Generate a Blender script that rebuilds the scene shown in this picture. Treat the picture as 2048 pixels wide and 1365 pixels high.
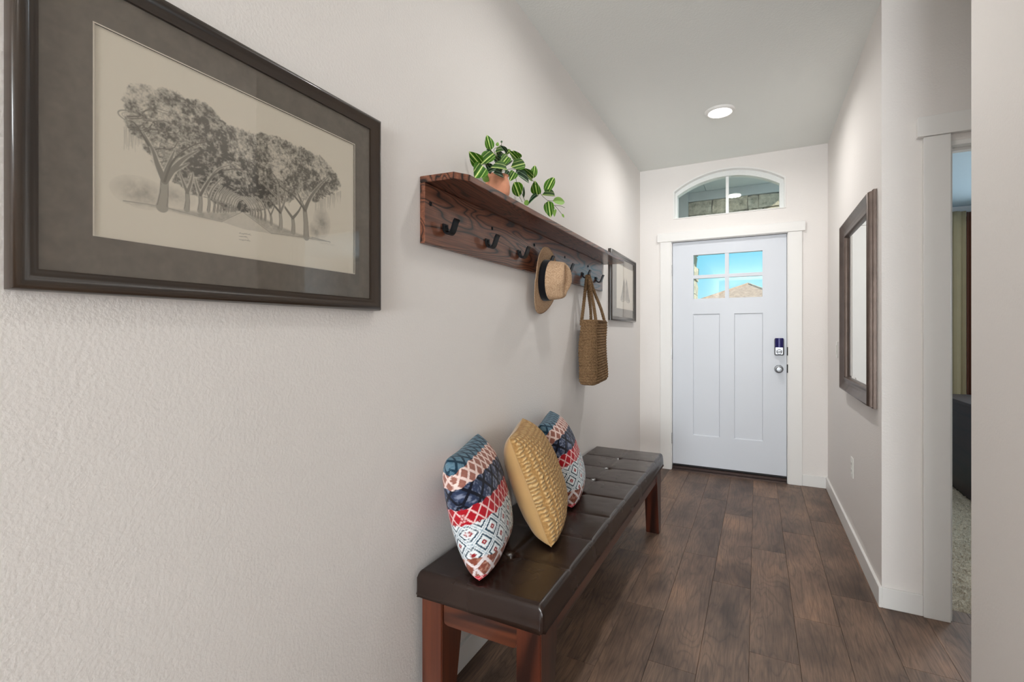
import bpy, bmesh, math, random
import numpy as np
from mathutils import Vector, Matrix
from mathutils.geometry import tessellate_polygon

# ------------------------------------------------------------------ clear
for o in list(bpy.data.objects):
    bpy.data.objects.remove(o, do_unlink=True)
S = bpy.context.scene
COL = S.collection
random.seed(7)
RNG = np.random.default_rng(11)

# ------------------------------------------------------------------ camera
F_PX, YAW, YH, CAM_Z = 954.24, math.radians(27.174), 667.2, 1.2489
cam_d = bpy.data.cameras.new('camera')
cam = bpy.data.objects.new('camera', cam_d)
COL.objects.link(cam)
cam.location = (0, 0, CAM_Z)
cam.rotation_euler = (math.pi / 2, 0, YAW)
cam_d.sensor_width = 36.0
cam_d.lens = F_PX / 2048 * 36.0
cam_d.shift_y = -(682.5 - YH) / 2048
cam_d.clip_start = 0.02
cam_d.clip_end = 200
S.camera = cam

# ------------------------------------------------------------------ view / world / sun / lights
S.view_settings.view_transform = 'Standard'
S.view_settings.look = 'None'
S.view_settings.gamma = 1.0
S.view_settings.use_curve_mapping = False
S.view_settings.exposure = 0.15

W = bpy.data.worlds.new('sky'); S.world = W
W.use_nodes = True
wn = W.node_tree; wn.nodes.clear()
wo = wn.nodes.new('ShaderNodeOutputWorld'); wb = wn.nodes.new('ShaderNodeBackground')
wt = wn.nodes.new('ShaderNodeTexCoord'); wsx = wn.nodes.new('ShaderNodeSeparateXYZ')
wr = wn.nodes.new('ShaderNodeValToRGB')
wn.links.new(wt.outputs['Generated'], wsx.inputs[0])
wn.links.new(wsx.outputs['Z'], wr.inputs[0])
wn.links.new(wr.outputs[0], wb.inputs[0]); wn.links.new(wb.outputs[0], wo.inputs[0])
e = wr.color_ramp.elements
e[0].position = 0.0; e[0].color = (0.50, 0.86, 0.95, 1)
e[1].position = 1.0; e[1].color = (0.05, 0.28, 0.75, 1)
m_ = wr.color_ramp.elements.new(0.17); m_.color = (0.16, 0.66, 0.90, 1)
wb.inputs[1].default_value = 1.0

P_WIN_FILL, P_BED, P_L1A, P_FILL_MID, P_FILL_NEAR = 335.0, 55.0, 10.0, 4.4, 0.2     # watts
def add_light(name, kind, loc, rot, energy, color=(1, 1, 1), size=None, size_y=None, shape=None, spread=None):
    d = bpy.data.lights.new(name, kind); d.energy = energy; d.color = color
    if kind == 'AREA':
        d.shape = shape or ('RECTANGLE' if size_y else 'SQUARE'); d.size = size
        if size_y: d.size_y = size_y
        if spread: d.spread = spread
    o = bpy.data.objects.new(name, d); COL.objects.link(o)
    o.location = loc; o.rotation_euler = rot
    return o
sun = add_light('sun', 'SUN', (0, 0, 10), (0, 0, 0), 5.5, (1.0, 0.93, 0.82))
sun.rotation_euler = Vector((-0.80, 0.42, -0.62)).to_track_quat('-Z', 'Y').to_euler()
sun.data.angle = 0.01
# fill light added at an unseen living-room window, standing in for daylight
WIN_FILL = add_light('living_window_fill', 'AREA', (0.3, -5.85, 1.25), (math.pi / 2, 0, math.pi), P_WIN_FILL, (0.93, 0.97, 1.0), 2.3, 1.85)
WIN_FILL.rotation_euler = Vector((0, 1, 0.32)).to_track_quat('-Z', 'Z').to_euler()
# daylight entering through the bedroom window
BED_LIGHT = add_light('bedroom_window_daylight', 'AREA', (2.75, 5.72, 1.5), (0, 0, 0), P_BED, (0.86, 0.94, 1.0), 1.2, 1.3)
BED_LIGHT.rotation_euler = Vector((0, -1, 0)).to_track_quat('-Z', 'Z').to_euler()

LAMP_COL = (1.0, 0.985, 0.96)

# ------------------------------------------------------------------ room numbers (metres)
XL, XR, YE, ZC = -0.985, 0.507, 4.575, 2.779
YR = 2.711        # doorway wall
YN = 1.698        # end of the near right wall
XA = 1.90         # far side of the alcove
BB = 0.092

# ================================================================== helpers
def link(o, parent=None):
    COL.objects.link(o)
    if parent is not None:
        o.parent = parent
    return o

def tag(o, label=None, cat=None, group=None, kind=None):
    if label: o['label'] = label
    if cat: o['category'] = cat
    if group: o['group'] = group
    if kind: o['kind'] = kind
    return o

def empty(name, loc=(0, 0, 0), rot=(0, 0, 0), label=None, cat=None, group=None, kind=None):
    o = bpy.data.objects.new(name, None)
    o.empty_display_size = 0.1
    o.location = loc; o.rotation_euler = rot
    link(o)
    return tag(o, label, cat, group, kind)

def obj(name, me, mat=None, parent=None, loc=None, rot=None, smooth=False):
    if isinstance(me, bmesh.types.BMesh):
        bm = me
        me = bpy.data.meshes.new(name)
        bmesh.ops.recalc_face_normals(bm, faces=bm.faces)
        bm.to_mesh(me); bm.free()
    if mat is not None and not me.materials:
        me.materials.append(mat)
    if smooth:
        me.polygons.foreach_set('use_smooth', [True] * len(me.polygons))
        me.update()
    o = bpy.data.objects.new(name, me)
    if loc is not None: o.location = loc
    if rot is not None: o.rotation_euler = rot
    return link(o, parent)

def auto_smooth(o, deg=35):
    me = o.data
    bm = bmesh.new(); bm.from_mesh(me)
    lim = math.radians(deg)
    for f in bm.faces: f.smooth = True
    for ed in bm.edges:
        if len(ed.link_faces) == 2 and ed.calc_face_angle(0) > lim:
            ed.smooth = False
    bm.to_mesh(me); bm.free()
    return o

def box(bm, x0, x1, y0, y1, z0, z1, bev=0.0, seg=2):
    vs = [bm.verts.new((x, y, z)) for x in (x0, x1) for y in (y0, y1) for z in (z0, z1)]
    idx = [(0, 1, 3, 2), (4, 6, 7, 5), (0, 4, 5, 1), (2, 3, 7, 6), (0, 2, 6, 4), (1, 5, 7, 3)]
    fs = [bm.faces.new([vs[i] for i in q]) for q in idx]
    if bev > 0:
        es = set()
        for f in fs: es.update(f.edges)
        bmesh.ops.bevel(bm, geom=list(es), offset=bev, segments=seg, affect='EDGES', profile=0.5)
    return bm

def newbox(*a, **k):
    return box(bmesh.new(), *a, **k)

def prism(bm, pts, axis, a0, a1, bev=0.0):
    """extrude a closed 2D outline along an axis. axis 'x': pts=(y,z); 'y': pts=(x,z); 'z': pts=(x,y)"""
    def mk(p, a):
        return {'x': (a, p[0], p[1]), 'y': (p[0], a, p[1]), 'z': (p[0], p[1], a)}[axis]
    A = [bm.verts.new(mk(p, a0)) for p in pts]
    B = [bm.verts.new(mk(p, a1)) for p in pts]
    n = len(pts)
    fs = [bm.faces.new(A), bm.faces.new(B)]
    for i in range(n):
        fs.append(bm.faces.new((A[i], A[(i + 1) % n], B[(i + 1) % n], B[i])))
    if bev > 0:
        es = set()
        for f in fs: es.update(f.edges)
        bmesh.ops.bevel(bm, geom=list(es), offset=bev, segments=2, affect='EDGES')
    return bm

def slab_holes(bm, outer, holes, y0, y1):
    """wall slab in the xz plane from y0 to y1 with holes"""
    loops = [outer] + holes
    flat = [p for l in loops for p in l]
    tris = tessellate_polygon([[Vector((p[0], p[1], 0)) for p in l] for l in loops])
    A = [bm.verts.new((p[0], y0, p[1])) for p in flat]
    B = [bm.verts.new((p[0], y1, p[1])) for p in flat]
    for t in tris:
        bm.faces.new([A[i] for i in t]); bm.faces.new([B[i] for i in reversed(t)])
    k = 0
    for l in loops:
        n = len(l)
        for i in range(n):
            a, b = k + i, k + (i + 1) % n
            bm.faces.new((A[a], A[b], B[b], B[a]))
        k += n
    return bm

def tube(bm, pts, r, sides=8, closed=False, cap=True, flat=None):
    """round tube along 3D points; r may be a list; flat=(w,h,up) makes a flat strap"""
    P = [Vector(p) for p in pts]; n = len(P)
    rings = []
    up = Vector((0.13, 0.21, 0.97)).normalized()
    for i in range(n):
        if closed:
            d = P[(i + 1) % n] - P[(i - 1) % n]
        else:
            d = P[min(i + 1, n - 1)] - P[max(i - 1, 0)]
        d.normalize()
        u = flat[2] if flat else up
        u = Vector(u)
        if abs(d.dot(u)) > 0.98: u = Vector((1, 0, 0.1))
        s = d.cross(u).normalized(); t = s.cross(d).normalized()
        ri = r[i] if isinstance(r, (list, tuple)) else r
        ring = []
        for k in range(sides):
            a = 2 * math.pi * (k + 0.5) / sides
            if flat:
                ca, sa = math.cos(a), math.sin(a)
                q = max(abs(ca), abs(sa))
                v = P[i] + s * (flat[1] * ca / q) + t * (flat[0] * sa / q)
            else:
                v = P[i] + (s * math.cos(a) + t * math.sin(a)) * ri
            ring.append(bm.verts.new(v))
        rings.append(ring)
    m = n if closed else n - 1
    for i in range(m):
        A, B = rings[i], rings[(i + 1) % n]
        for k in range(sides):
            bm.faces.new((A[k], A[(k + 1) % sides], B[(k + 1) % sides], B[k]))
    if cap and not closed:
        bm.faces.new(list(reversed(rings[0]))); bm.faces.new(rings[-1])
    return bm

def lathe(bm, prof, origin=(0, 0, 0), axis='z', seg=32, wob=None):
    """revolve (r,h) profile"""
    O = Vector(origin); rings = []
    for (r, h) in prof:
        ring = []
        for k in range(seg):
            a = 2 * math.pi * k / seg
            rr = r * (wob(a, h) if wob else 1)
            c, s = rr * math.cos(a), rr * math.sin(a)
            v = {'z': (c, s, h), 'y': (c, h, s), 'x': (h, c, s)}[axis]
            ring.append(bm.verts.new(O + Vector(v)))
        rings.append(ring)
    for i in range(len(rings) - 1):
        for k in range(seg):
            bm.faces.new((rings[i][k], rings[i][(k + 1) % seg], rings[i + 1][(k + 1) % seg], rings[i + 1][k]))
    bm.faces.new(list(reversed(rings[0]))); bm.faces.new(rings[-1])
    return bm

def smoothpath(pts, n=6):
    """catmull-rom"""
    P = [Vector(p) for p in pts]; out = []
    for i in range(len(P) - 1):
        p0, p1, p2, p3 = P[max(i - 1, 0)], P[i], P[i + 1], P[min(i + 2, len(P) - 1)]
        for k in range(n):
            t = k / n
            out.append(0.5 * ((2 * p1) + (p2 - p0) * t + (2 * p0 - 5 * p1 + 4 * p2 - p3) * t * t + (-p0 + 3 * p1 - 3 * p2 + p3) * t ** 3))
    out.append(P[-1])
    return out

def grid_mesh(name, V, closed_u=False, col=None):
    """V: (nu,nv,3) array -> mesh with quads; col: (nu,nv,3) linear colours"""
    nu, nv = V.shape[:2]
    idx = np.arange(nu * nv).reshape(nu, nv)
    if closed_u:
        a = idx; b = np.roll(idx, -1, axis=0)
    else:
        a = idx[:-1]; b = idx[1:]
    q = np.stack([a[:, :-1], b[:, :-1], b[:, 1:], a[:, 1:]], -1).reshape(-1, 4)
    me = bpy.data.meshes.new(name)
    me.vertices.add(nu * nv); me.vertices.foreach_set('co', V.reshape(-1).astype(np.float32))
    me.loops.add(q.size); me.loops.foreach_set('vertex_index', q.reshape(-1).astype(np.int32))
    me.polygons.add(len(q)); me.polygons.foreach_set('loop_start', (np.arange(len(q)) * 4).astype(np.int32))
    me.polygons.foreach_set('use_smooth', np.ones(len(q), bool))
    me.update(calc_edges=True)
    if col is not None:
        at = me.color_attributes.new('print', 'FLOAT_COLOR', 'POINT')
        c = np.concatenate([col.reshape(-1, 3), np.ones((nu * nv, 1))], 1)
        at.data.foreach_set('color', c.reshape(-1).astype(np.float32))
    return me

def srgb(r, g, b):
    f = lambda c: (c / 255 / 12.92) if c / 255 <= 0.04045 else ((c / 255 + 0.055) / 1.055) ** 2.4
    return (f(r), f(g), f(b), 1.0)

# ------------------------------------------------------------------ procedural materials
class NT:
    def __init__(s, name):
        s.m = bpy.data.materials.new(name); s.m.use_nodes = True
        s.t = s.m.node_tree; s.b = s.t.nodes['Principled BSDF']; s.out = s.t.nodes['Material Output']
    def n(s, typ, inp=None, **attrs):
        nd = s.t.nodes.new('ShaderNode' + typ)
        for k, v in attrs.items(): setattr(nd, k, v)
        for k, v in (inp or {}).items():
            if isinstance(v, bpy.types.NodeSocket): s.t.links.new(v, nd.inputs[k])
            else: nd.inputs[k].default_value = v
        return nd
    def l(s, a, b): s.t.links.new(a, b)
    def coords(s, scale=(1, 1, 1), which='Object', loc=(0, 0, 0), vec=None):
        if vec is None:
            vec = s.n('TexCoord').outputs[which]
        return s.n('Mapping', {'Vector': vec, 'Scale': scale, 'Location': loc}).outputs[0]
    def noise(s, vec, scale=5, detail=2, rough=0.5, dist=0.0):
        return s.n('TexNoise', {'Vector': vec, 'Scale': scale, 'Detail': detail, 'Roughness': rough, 'Distortion': dist}).outputs[0]
    def ramp(s, fac, stops):
        r = s.n('ValToRGB', {'Fac': fac}); el = r.color_ramp.elements
        while len(el) < len(stops): el.new(0.5)
        for e_, (p, c) in zip(el, stops):
            e_.position = p; e_.color = c if len(c) == 4 else (*c, 1)
        return r.outputs[0]
    def mix(s, fac, a, b, mode='MIX'):
        nd = s.t.nodes.new('ShaderNodeMix'); nd.data_type = 'RGBA'; nd.blend_type = mode
        for i, v in ((0, fac), (6, a), (7, b)):
            if isinstance(v, bpy.types.NodeSocket): s.l(v, nd.inputs[i])
            else: nd.inputs[i].default_value = v
        return nd.outputs[2]
    def math(s, op, a, b=0.0):
        nd = s.n('Math', operation=op)
        for i, v in ((0, a), (1, b)):
            if isinstance(v, bpy.types.NodeSocket): s.l(v, nd.inputs[i])
            else: nd.inputs[i].default_value = v
        return nd.outputs[0]
    def bump(s, h, strength=0.2, dist=0.01):
        b = s.n('Bump', {'Height': h, 'Strength': strength, 'Distance': dist})
        s.l(b.outputs[0], s.b.inputs['Normal'])
    def set(s, **k):
        for kk, v in k.items():
            kk = {'color': 'Base Color', 'rough': 'Roughness', 'metal': 'Metallic', 'spec': 'Specular IOR Level',
                  'coat': 'Coat Weight', 'coatr': 'Coat Roughness', 'sheen': 'Sheen Weight'}[kk]
            if isinstance(v, bpy.types.NodeSocket): s.l(v, s.b.inputs[kk])
            else: s.b.inputs[kk].default_value = v
        return s

def mat_paint(name, rgb, bump=0.25, scale=95, rough=0.65):
    t = NT(name); v = t.n('NewGeometry').outputs['Position']
    n1 = t.noise(v, scale, 3, 0.55); n2 = t.noise(v, 1.7, 2)
    c = srgb(*rgb); c2 = tuple(x * 0.97 for x in c[:3]) + (1,)
    t.set(color=t.mix(n2, c2, c), rough=rough, spec=0.3)
    if bump: t.bump(n1, bump, 0.004)
    return t.m

def mat_plain(name, rgb, rough=0.5, metal=0.0, nscale=60, var=0.06, bump=0.0, spec=0.5, coat=0.0):
    t = NT(name); v = t.coords()
    n = t.noise(v, nscale, 3)
    c = srgb(*rgb)
    lo = tuple(x * (1 - var) for x in c[:3]) + (1,); hi = tuple(min(1, x * (1 + var)) for x in c[:3]) + (1,)
    t.set(color=t.mix(n, lo, hi), rough=rough, metal=metal, spec=spec, coat=coat)
    if bump: t.bump(n, bump, 0.003)
    return t.m

def mat_wood(name, base, dark, light, axis='y', rings=9.0, grain=160, rough=0.35, contrast=1.0, coat=0.0, stretch=0.09):
    """cathedral grain stretched along one axis, with pores"""
    t = NT(name)
    oi = t.n('ObjectInfo').outputs['Random']
    off = t.n('CombineXYZ', {'X': t.math('MULTIPLY', oi, 37.0), 'Y': t.math('MULTIPLY', oi, 53.0), 'Z': t.math('MULTIPLY', oi, 19.0)}).outputs[0]
    vec = t.n('VectorMath', {0: t.n('TexCoord').outputs['Object'], 1: off}, operation='ADD').outputs[0]
    sc = {'x': (stretch, 1, 1), 'y': (1, stretch, 1), 'z': (1, 1, stretch)}[axis]
    m1 = t.coords(sc, vec=vec)
    warp = t.noise(m1, 6.0, 2, 0.5, 0.6)
    ring = t.math('FRACT', t.math('MULTIPLY', warp, rings))
    ring = t.math('ABSOLUTE', t.math('SUBTRACT', t.math('MULTIPLY', ring, 2.0), 1.0))
    sc2 = {'x': (0.03, 1, 1), 'y': (1, 0.03, 1), 'z': (1, 1, 0.03)}[axis]
    fine = t.noise(t.coords(sc2, vec=vec), grain, 3, 0.6)
    big = t.noise(m1, 2.3, 2)
    c1 = t.ramp(ring, [(0.0, dark), (0.07, dark), (0.30, base), (1.0, light)])
    c2 = t.mix(t.ramp(fine, [(0.35, (0.55,) * 3), (0.62, (1,) * 3)]), c1, c1)
    c2 = t.mix(0.55 * contrast, c1, t.ramp(fine, [(0.33, (0.35,) * 3), (0.6, (1,) * 3)]), 'MULTIPLY')
    c3 = t.mix(0.5, c2, t.ramp(big, [(0.3, (0.62,) * 3), (0.7, (1.1,) * 3)]), 'MULTIPLY')
    t.set(color=c3, rough=rough, coat=coat)
    t.bump(fine, 0.12, 0.002)
    return t.m

def mat_print(name, rough=0.6, bump=None, sheen=0.0):
    t = NT(name)
    a = t.n('VertexColor', layer_name='print').outputs[0]
    t.set(color=a, rough=rough, spec=0.25, sheen=sheen)
    if bump:
        t.bump(t.noise(t.coords(), bump[0], 3), bump[1], 0.003)
    return t.m

def mat_glass(name, tint=(1, 1, 1), ior=1.5, rough=0.0, graze=1.0):
    t = NT(name); t.t.nodes.remove(t.b)
    tr = t.n('BsdfTransparent', {'Color': (*tint, 1)}); gl = t.n('BsdfGlossy', {'Color': (1, 1, 1, 1), 'Roughness': rough})
    r0 = ((ior - 1) / (ior + 1)) ** 2            # Schlick reflectance, the same from both sides of the thin sheet
    fc = t.n('LayerWeight', {'Blend': 0.5}).outputs['Facing']
    fr = t.math('ADD', t.math('MULTIPLY', t.math('POWER', fc, 5.0), graze * (1 - r0)), r0)
    mx = t.n('MixShader', {0: fr, 1: tr.outputs[0], 2: gl.outputs[0]})
    t.l(mx.outputs[0], t.out.inputs[0])
    return t.m

M = {}
M['wall'] = mat_paint('wall_paint', (240, 235, 231), 0.28, 130)
M['ceil'] = mat_paint('ceiling_paint', (242, 244, 240), 0.3, 110)
M['trim'] = mat_paint('trim_paint', (242, 240, 237), 0.0, 60, 0.35)
M['door'] = mat_paint('door_paint', (222, 226, 233), 0.03, 30, 0.35)
M['vinyl'] = mat_plain('window_vinyl', (236, 238, 236), 0.35)
M['plastic'] = mat_plain('switch_plastic', (238, 236, 230), 0.3)
M['black_iron'] = mat_plain('black_iron', (24, 26, 30), 0.38, 0.6, 300, 0.2)
M['nickel'] = mat_plain('satin_nickel', (150, 152, 156), 0.36, 1.0, 200, 0.08)
M['hinge'] = mat_plain('hinge_metal', (205, 205, 205), 0.3, 0.8)
M['blue_film'] = mat_plain('blue_lock_cover', (14, 10, 96), 0.12, 0.3, coat=0.6)
M['bronze'] = mat_plain('bronze_threshold', (74, 60, 56), 0.35, 0.7, 80, 0.2)
M['rubber'] = mat_plain('black_weatherstrip', (26, 24, 26), 0.6)
M['glass'] = mat_glass('clear_glass', (0.97, 0.985, 0.98))
M['pglass'] = mat_glass('picture_glass', (0.99, 0.99, 0.99), 1.40, 0.0, 0.55)
M['oak'] = mat_wood('stained_red_oak', srgb(116, 68, 48), srgb(28, 14, 10), srgb(144, 90, 66), 'y', 22.0, 170, 0.30, 1.3, 0.2, 0.14)
M['oak_under'] = M['oak']
M['bench_wood'] = mat_wood('mahogany_stain_x', srgb(88, 44, 26), srgb(46, 20, 13), srgb(108, 58, 35), 'x', 3.0, 110, 0.28, 0.6, 0.3)
M['bench_leg'] = mat_wood('mahogany_stain_z', srgb(80, 36, 22), srgb(40, 17, 11), srgb(104, 52, 31), 'z', 3.0, 110, 0.28, 0.6, 0.3)
M['bench_rail'] = mat_wood('mahogany_stain_y', srgb(76, 36, 22), srgb(40, 17, 11), srgb(96, 48, 29), 'y', 3.0, 110, 0.28, 0.6, 0.3)

def mk_leather():
    t = NT('dark_brown_leather'); v = t.coords()
    a = t.noise(v, 420, 3); b = t.noise(v, 9, 2)
    t.set(color=t.mix(b, srgb(34, 22, 18), srgb(48, 33, 26)), rough=t.math('ADD', t.math('MULTIPLY', b, 0.12), 0.20), spec=0.5)
    t.bump(a, 0.10, 0.001)
    return t.m
M['leather'] = mk_leather()
M['button'] = mat_plain('leather_button', (30, 20, 17), 0.85, spec=0.1)
M['thread'] = mat_plain('leather_piping', (40, 26, 22), 0.35)

def mk_plank():
    t = NT('vinyl_wood_plank')
    oi = t.n('ObjectInfo').outputs['Random']
    off = t.n('CombineXYZ', {'X': t.math('MULTIPLY', oi, 41.0), 'Y': t.math('MULTIPLY', oi, 77.0), 'Z': t.math('MULTIPLY', oi, 13.0)}).outputs[0]
    vec = t.n('VectorMath', {0: t.n('TexCoord').outputs['Object'], 1: off}, operation='ADD').outputs[0]
    m1 = t.coords((1.0, 0.13, 1), vec=vec)
    warp = t.noise(m1, 8.0, 2, 0.45, 0.5)
    ring = t.math('FRACT', t.math('MULTIPLY', warp, 15.0))
    ring = t.math('ABSOLUTE', t.math('SUBTRACT', t.math('MULTIPLY', ring, 2.0), 1.0))
    fine = t.noise(t.coords((1, 0.045, 1), vec=vec), 190, 4, 0.7)
    blot = t.noise(t.coords((1, 0.45, 1), vec=vec), 5.5, 3, 0.55)
    knot = t.noise(t.coords((1, 0.6, 1), vec=vec), 3.2, 1)
    c = t.ramp(blot, [(0.25, srgb(74, 60, 52)), (0.45, srgb(106, 88, 76)), (0.60, srgb(124, 103, 88)), (0.78, srgb(142, 114, 94))])
    c = t.mix(0.45, c, t.ramp(ring, [(0.0, (0.40, 0.39, 0.39)), (0.30, (0.92, 0.92, 0.92)), (1, (1.1, 1.09, 1.08))]), 'MULTIPLY')
    c = t.mix(0.65, c, t.ramp(fine, [(0.36, (0.50, 0.48, 0.47)), (0.60, (1.16, 1.15, 1.14))]), 'MULTIPLY')
    c = t.mix(0.7, c, t.ramp(knot, [(0.27, (0.42, 0.40, 0.40)), (0.40, (1, 1, 1))]), 'MULTIPLY')
    tone = t.ramp(oi, [(0.0, (1.0, 0.94, 0.90)), (0.5, (1.18, 1.10, 1.04)), (1.0, (1.42, 1.28, 1.17))])
    c = t.mix(1.0, c, tone, 'MULTIPLY')
    t.set(color=c, rough=t.math('ADD', t.math('MULTIPLY', fine, 0.15), 0.36), spec=0.4)
    t.bump(fine, 0.10, 0.001)
    return t.m
M['plank'] = mk_plank()

# ================================================================== STRUCTURE
# ---- floor with individual planks
bm = bmesh.new()
box(bm, XL, XR, -6.0, YE, -0.10, -0.006)
box(bm, XR, 4.6, -6.0, -1.2, -0.10, -0.006)
box(bm, XR, XA, YN, 2.82, -0.10, -0.006)
floor = obj('floor', bm, M['plank'])
tag(floor, 'dark brown wood plank floor of the entry hall', 'floor', kind='structure')
PW, PL, X0 = 0.1715, 1.015, -0.027
joint = {0: 2.09, 1: 2.44, 2: 2.73, -1: 2.605, -2: 1.86, -3: 2.22, -4: 2.75, -5: 1.98, -6: 2.4, 3: 2.26, 4: 1.95, 5: 2.52, 6: 2.2, 7: 1.9, 8: 2.4, 9: 2.1, 10: 2.3, 11: 1.95}
def plank(x0, x1, y0, y1):
    if x1 - x0 < 0.012 or y1 - y0 < 0.012: return
    g = 0.0004
    w, l = (x1 - x0) / 2 - g, (y1 - y0) / 2 - g
    bm = bmesh.new(); b = 0.0008
    lo = [bm.verts.new((sx * w, sy * l, -0.006)) for sx, sy in ((-1, -1), (1, -1), (1, 1), (-1, 1))]
    mi = [bm.verts.new((sx * w, sy * l, -b)) for sx, sy in ((-1, -1), (1, -1), (1, 1), (-1, 1))]
    hi = [bm.verts.new((sx * (w - b), sy * (l - b), 0)) for sx, sy in ((-1, -1), (1, -1), (1, 1), (-1, 1))]
    bm.faces.new(hi)
    for A, B in ((lo, mi), (mi, hi)):
        for i in range(4): bm.faces.new((A[i], A[(i + 1) % 4], B[(i + 1) % 4], B[i]))
    obj('plank', bm, M['plank'], floor, loc=((x0 + x1) / 2, (y0 + y1) / 2, 0))
for k in range(-6, 12):
    cx0, cx1 = X0 + k * PW, X0 + (k + 1) * PW
    for j in range(-4, 4):
        py0 = joint[k] + j * PL; py1 = py0 + PL
        if cx1 <= XR + 0.001:
            regs = [(XL, XR, -0.9, YE)]
        else:
            regs = [(XL, XR, -0.9, YN), (XL, XA, YN, YR), (XL, XR, YR, YE), (0.745, 1.52, YR, 2.82)]
        for (a, b, c, d) in regs:
            plank(max(cx0, a), min(cx1, b), max(py0, c), min(py1, d))

# ---- ceiling
bm = bmesh.new()
box(bm, XL - 0.12, XA + 0.12, -1.2, YE + 0.15, ZC, ZC + 0.12)
box(bm, XL - 0.12, 4.7, -6.1, -1.2, ZC, ZC + 0.12)
tag(obj('ceiling', bm, M['ceil']), 'white textured ceiling above the entry hall', 'ceiling', kind='structure')

# ---- walls
tag(obj('wall_left', newbox(XL - 0.12, XL, -6.1, YE + 0.15, 0, ZC), M['wall']), 'long warm white textured wall behind the bench', 'wall', kind='structure')
tag(obj('wall_right', newbox(XR, XR + 0.12, YR, YE, 0, ZC), M['wall']), 'warm white right wall holding the mirror', 'wall', kind='structure')
tag(obj('wall_near', newbox(XR, XA + 0.1, -1.2, YN, 0, ZC, bev=0.012, seg=3), M['wall']), 'blurred close wall at the right edge of the photo', 'wall', kind='structure')
tag(obj('wall_alcove', newbox(XA, XA + 0.1, YN, YR, 0, ZC), M['wall']), 'white end wall of the doorway alcove', 'wall', kind='structure')
# doorway wall (plain rectangle with a doorway notch)
DX0, DX1, DZ = 0.733, 1.53, 2.085
bm = bmesh.new()
slab_holes(bm, [(XR + 0.12, 0), (DX0, 0), (DX0, DZ), (DX1, DZ), (DX1, 0), (XA, 0), (XA, ZC), (XR + 0.12, ZC)], [], YR, 2.83)
tag(obj('wall_doorway', bm, M['wall']), 'white textured wall around the bedroom doorway', 'wall', kind='structure')
# living room shell behind the camera
LW = (-0.85, 1.45, 0.30, 2.20)
bm = bmesh.new()
slab_holes(bm, [(XL, 0), (4.6, 0), (4.6, ZC), (XL, ZC)], [[(LW[0], LW[2]), (LW[1], LW[2]), (LW[1], LW[3]), (LW[0], LW[3])]], -6.1, -6.0)
tag(obj('wall_back', bm, M['wall']), 'living room wall with the added window', 'wall', kind='structure')
tag(obj('wall_living', newbox(4.6, 4.7, -6.1, -1.2, 0, ZC), M['wall']), 'far side wall of the living room', 'wall', kind='structure')
tag(obj('wall_living_front', newbox(XA + 0.1, 4.7, -1.2, -1.1, 0, ZC), M['wall']), 'living room wall beside the hall', 'wall', kind='structure')
w3 = empty('window_3_added', (0.3, -6.05, LW[2]), label='unseen living room window added to light the hall', cat='window', kind='structure')  # window added behind the camera to let light into the hall
bm = bmesh.new()
for (a, b, c, d) in ((LW[0], LW[1], LW[2], LW[2] + 0.05), (LW[0], LW[1], LW[3] - 0.05, LW[3]), (LW[0], LW[0] + 0.05, LW[2], LW[3]), (LW[1] - 0.05, LW[1], LW[2], LW[3]), (0.275, 0.325, LW[2], LW[3])):
    box(bm, a - 0.3, b - 0.3, -0.03, 0.03, c - LW[2], d - LW[2])
obj('window_frame', bm, M['vinyl'], w3)
for a, b in ((LW[0] + .05, 0.275), (0.325, LW[1] - .05)):
    obj('pane', newbox(a - 0.3, b - 0.3, -0.003, 0.003, 0.05, LW[3] - LW[2] - 0.05), M['glass'], w3)

# end wall with door opening and arched transom opening
EW = 0.15
DOX0, DOX1, DOZ = -0.71, 0.238, 2.098          # rough opening
TX0, TX1, TZ0, TZS, TZA = -0.685, 0.215, 2.295, 2.555, 2.70
def arch(x0, x1, z0, zs, za, n=24):
    w = (x1 - x0) / 2; hgt = za - zs; R = (w * w + hgt * hgt) / (2 * hgt); cx = (x0 + x1) / 2; cz = za - R
    a0 = math.asin(w / R)
    pts = [(x0, z0), (x1, z0)]
    for i in range(n + 1):
        a = a0 - 2 * a0 * i / n
        pts.append((cx + R * math.sin(a), cz + R * math.cos(a)))
    return pts
outer = [(XL, 0), (DOX0, 0), (DOX0, DOZ), (DOX1, DOZ), (DOX1, 0), (XR + 0.12, 0), (XR + 0.12, ZC), (XL, ZC)]
bm = bmesh.new()
slab_holes(bm, outer, [arch(TX0, TX1, TZ0, TZS, TZA)], YE, YE + EW)
tag(obj('wall_end', bm, M['wall']), 'white wall around the front door', 'wall', kind='structure')

# ---- transom window
w1 = empty('window_1', (-0.235, YE, TZ0), label='arched white transom window above the front door', cat='window', kind='structure')
def loc1(pts): return [(x + 0.235, z - TZ0) for x, z in pts]
def ring_prism(bm, outer, inner, y0, y1):
    n = len(outer)
    A = [[bm.verts.new((p[0], y, p[1])) for p in L] for L in (outer, inner) for y in (y0, y1)]
    O0, O1, I0, I1 = A
    for i in range(n):
        j = (i + 1) % n
        bm.faces.new((O0[i], O0[j], I0[j], I0[i])); bm.faces.new((O1[j], O1[i], I1[i], I1[j]))
        bm.faces.new((O0[j], O0[i], O1[i], O1[j])); bm.faces.new((I0[i], I0[j], I1[j], I1[i]))
bm = bmesh.new()
ring_prism(bm, loc1(arch(TX0 + 0.0005, TX1 - 0.0005, TZ0 + 0.0005, TZS - 0.0005, TZA - 0.0005)), loc1(arch(TX0 + .03, TX1 - .045, TZ0 + .012, TZS - .035, TZA - .055)), 0.05, 0.13)
obj('window_frame', bm, M['vinyl'], w1)
bm = bmesh.new()   # rounded drywall-return bead
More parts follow.
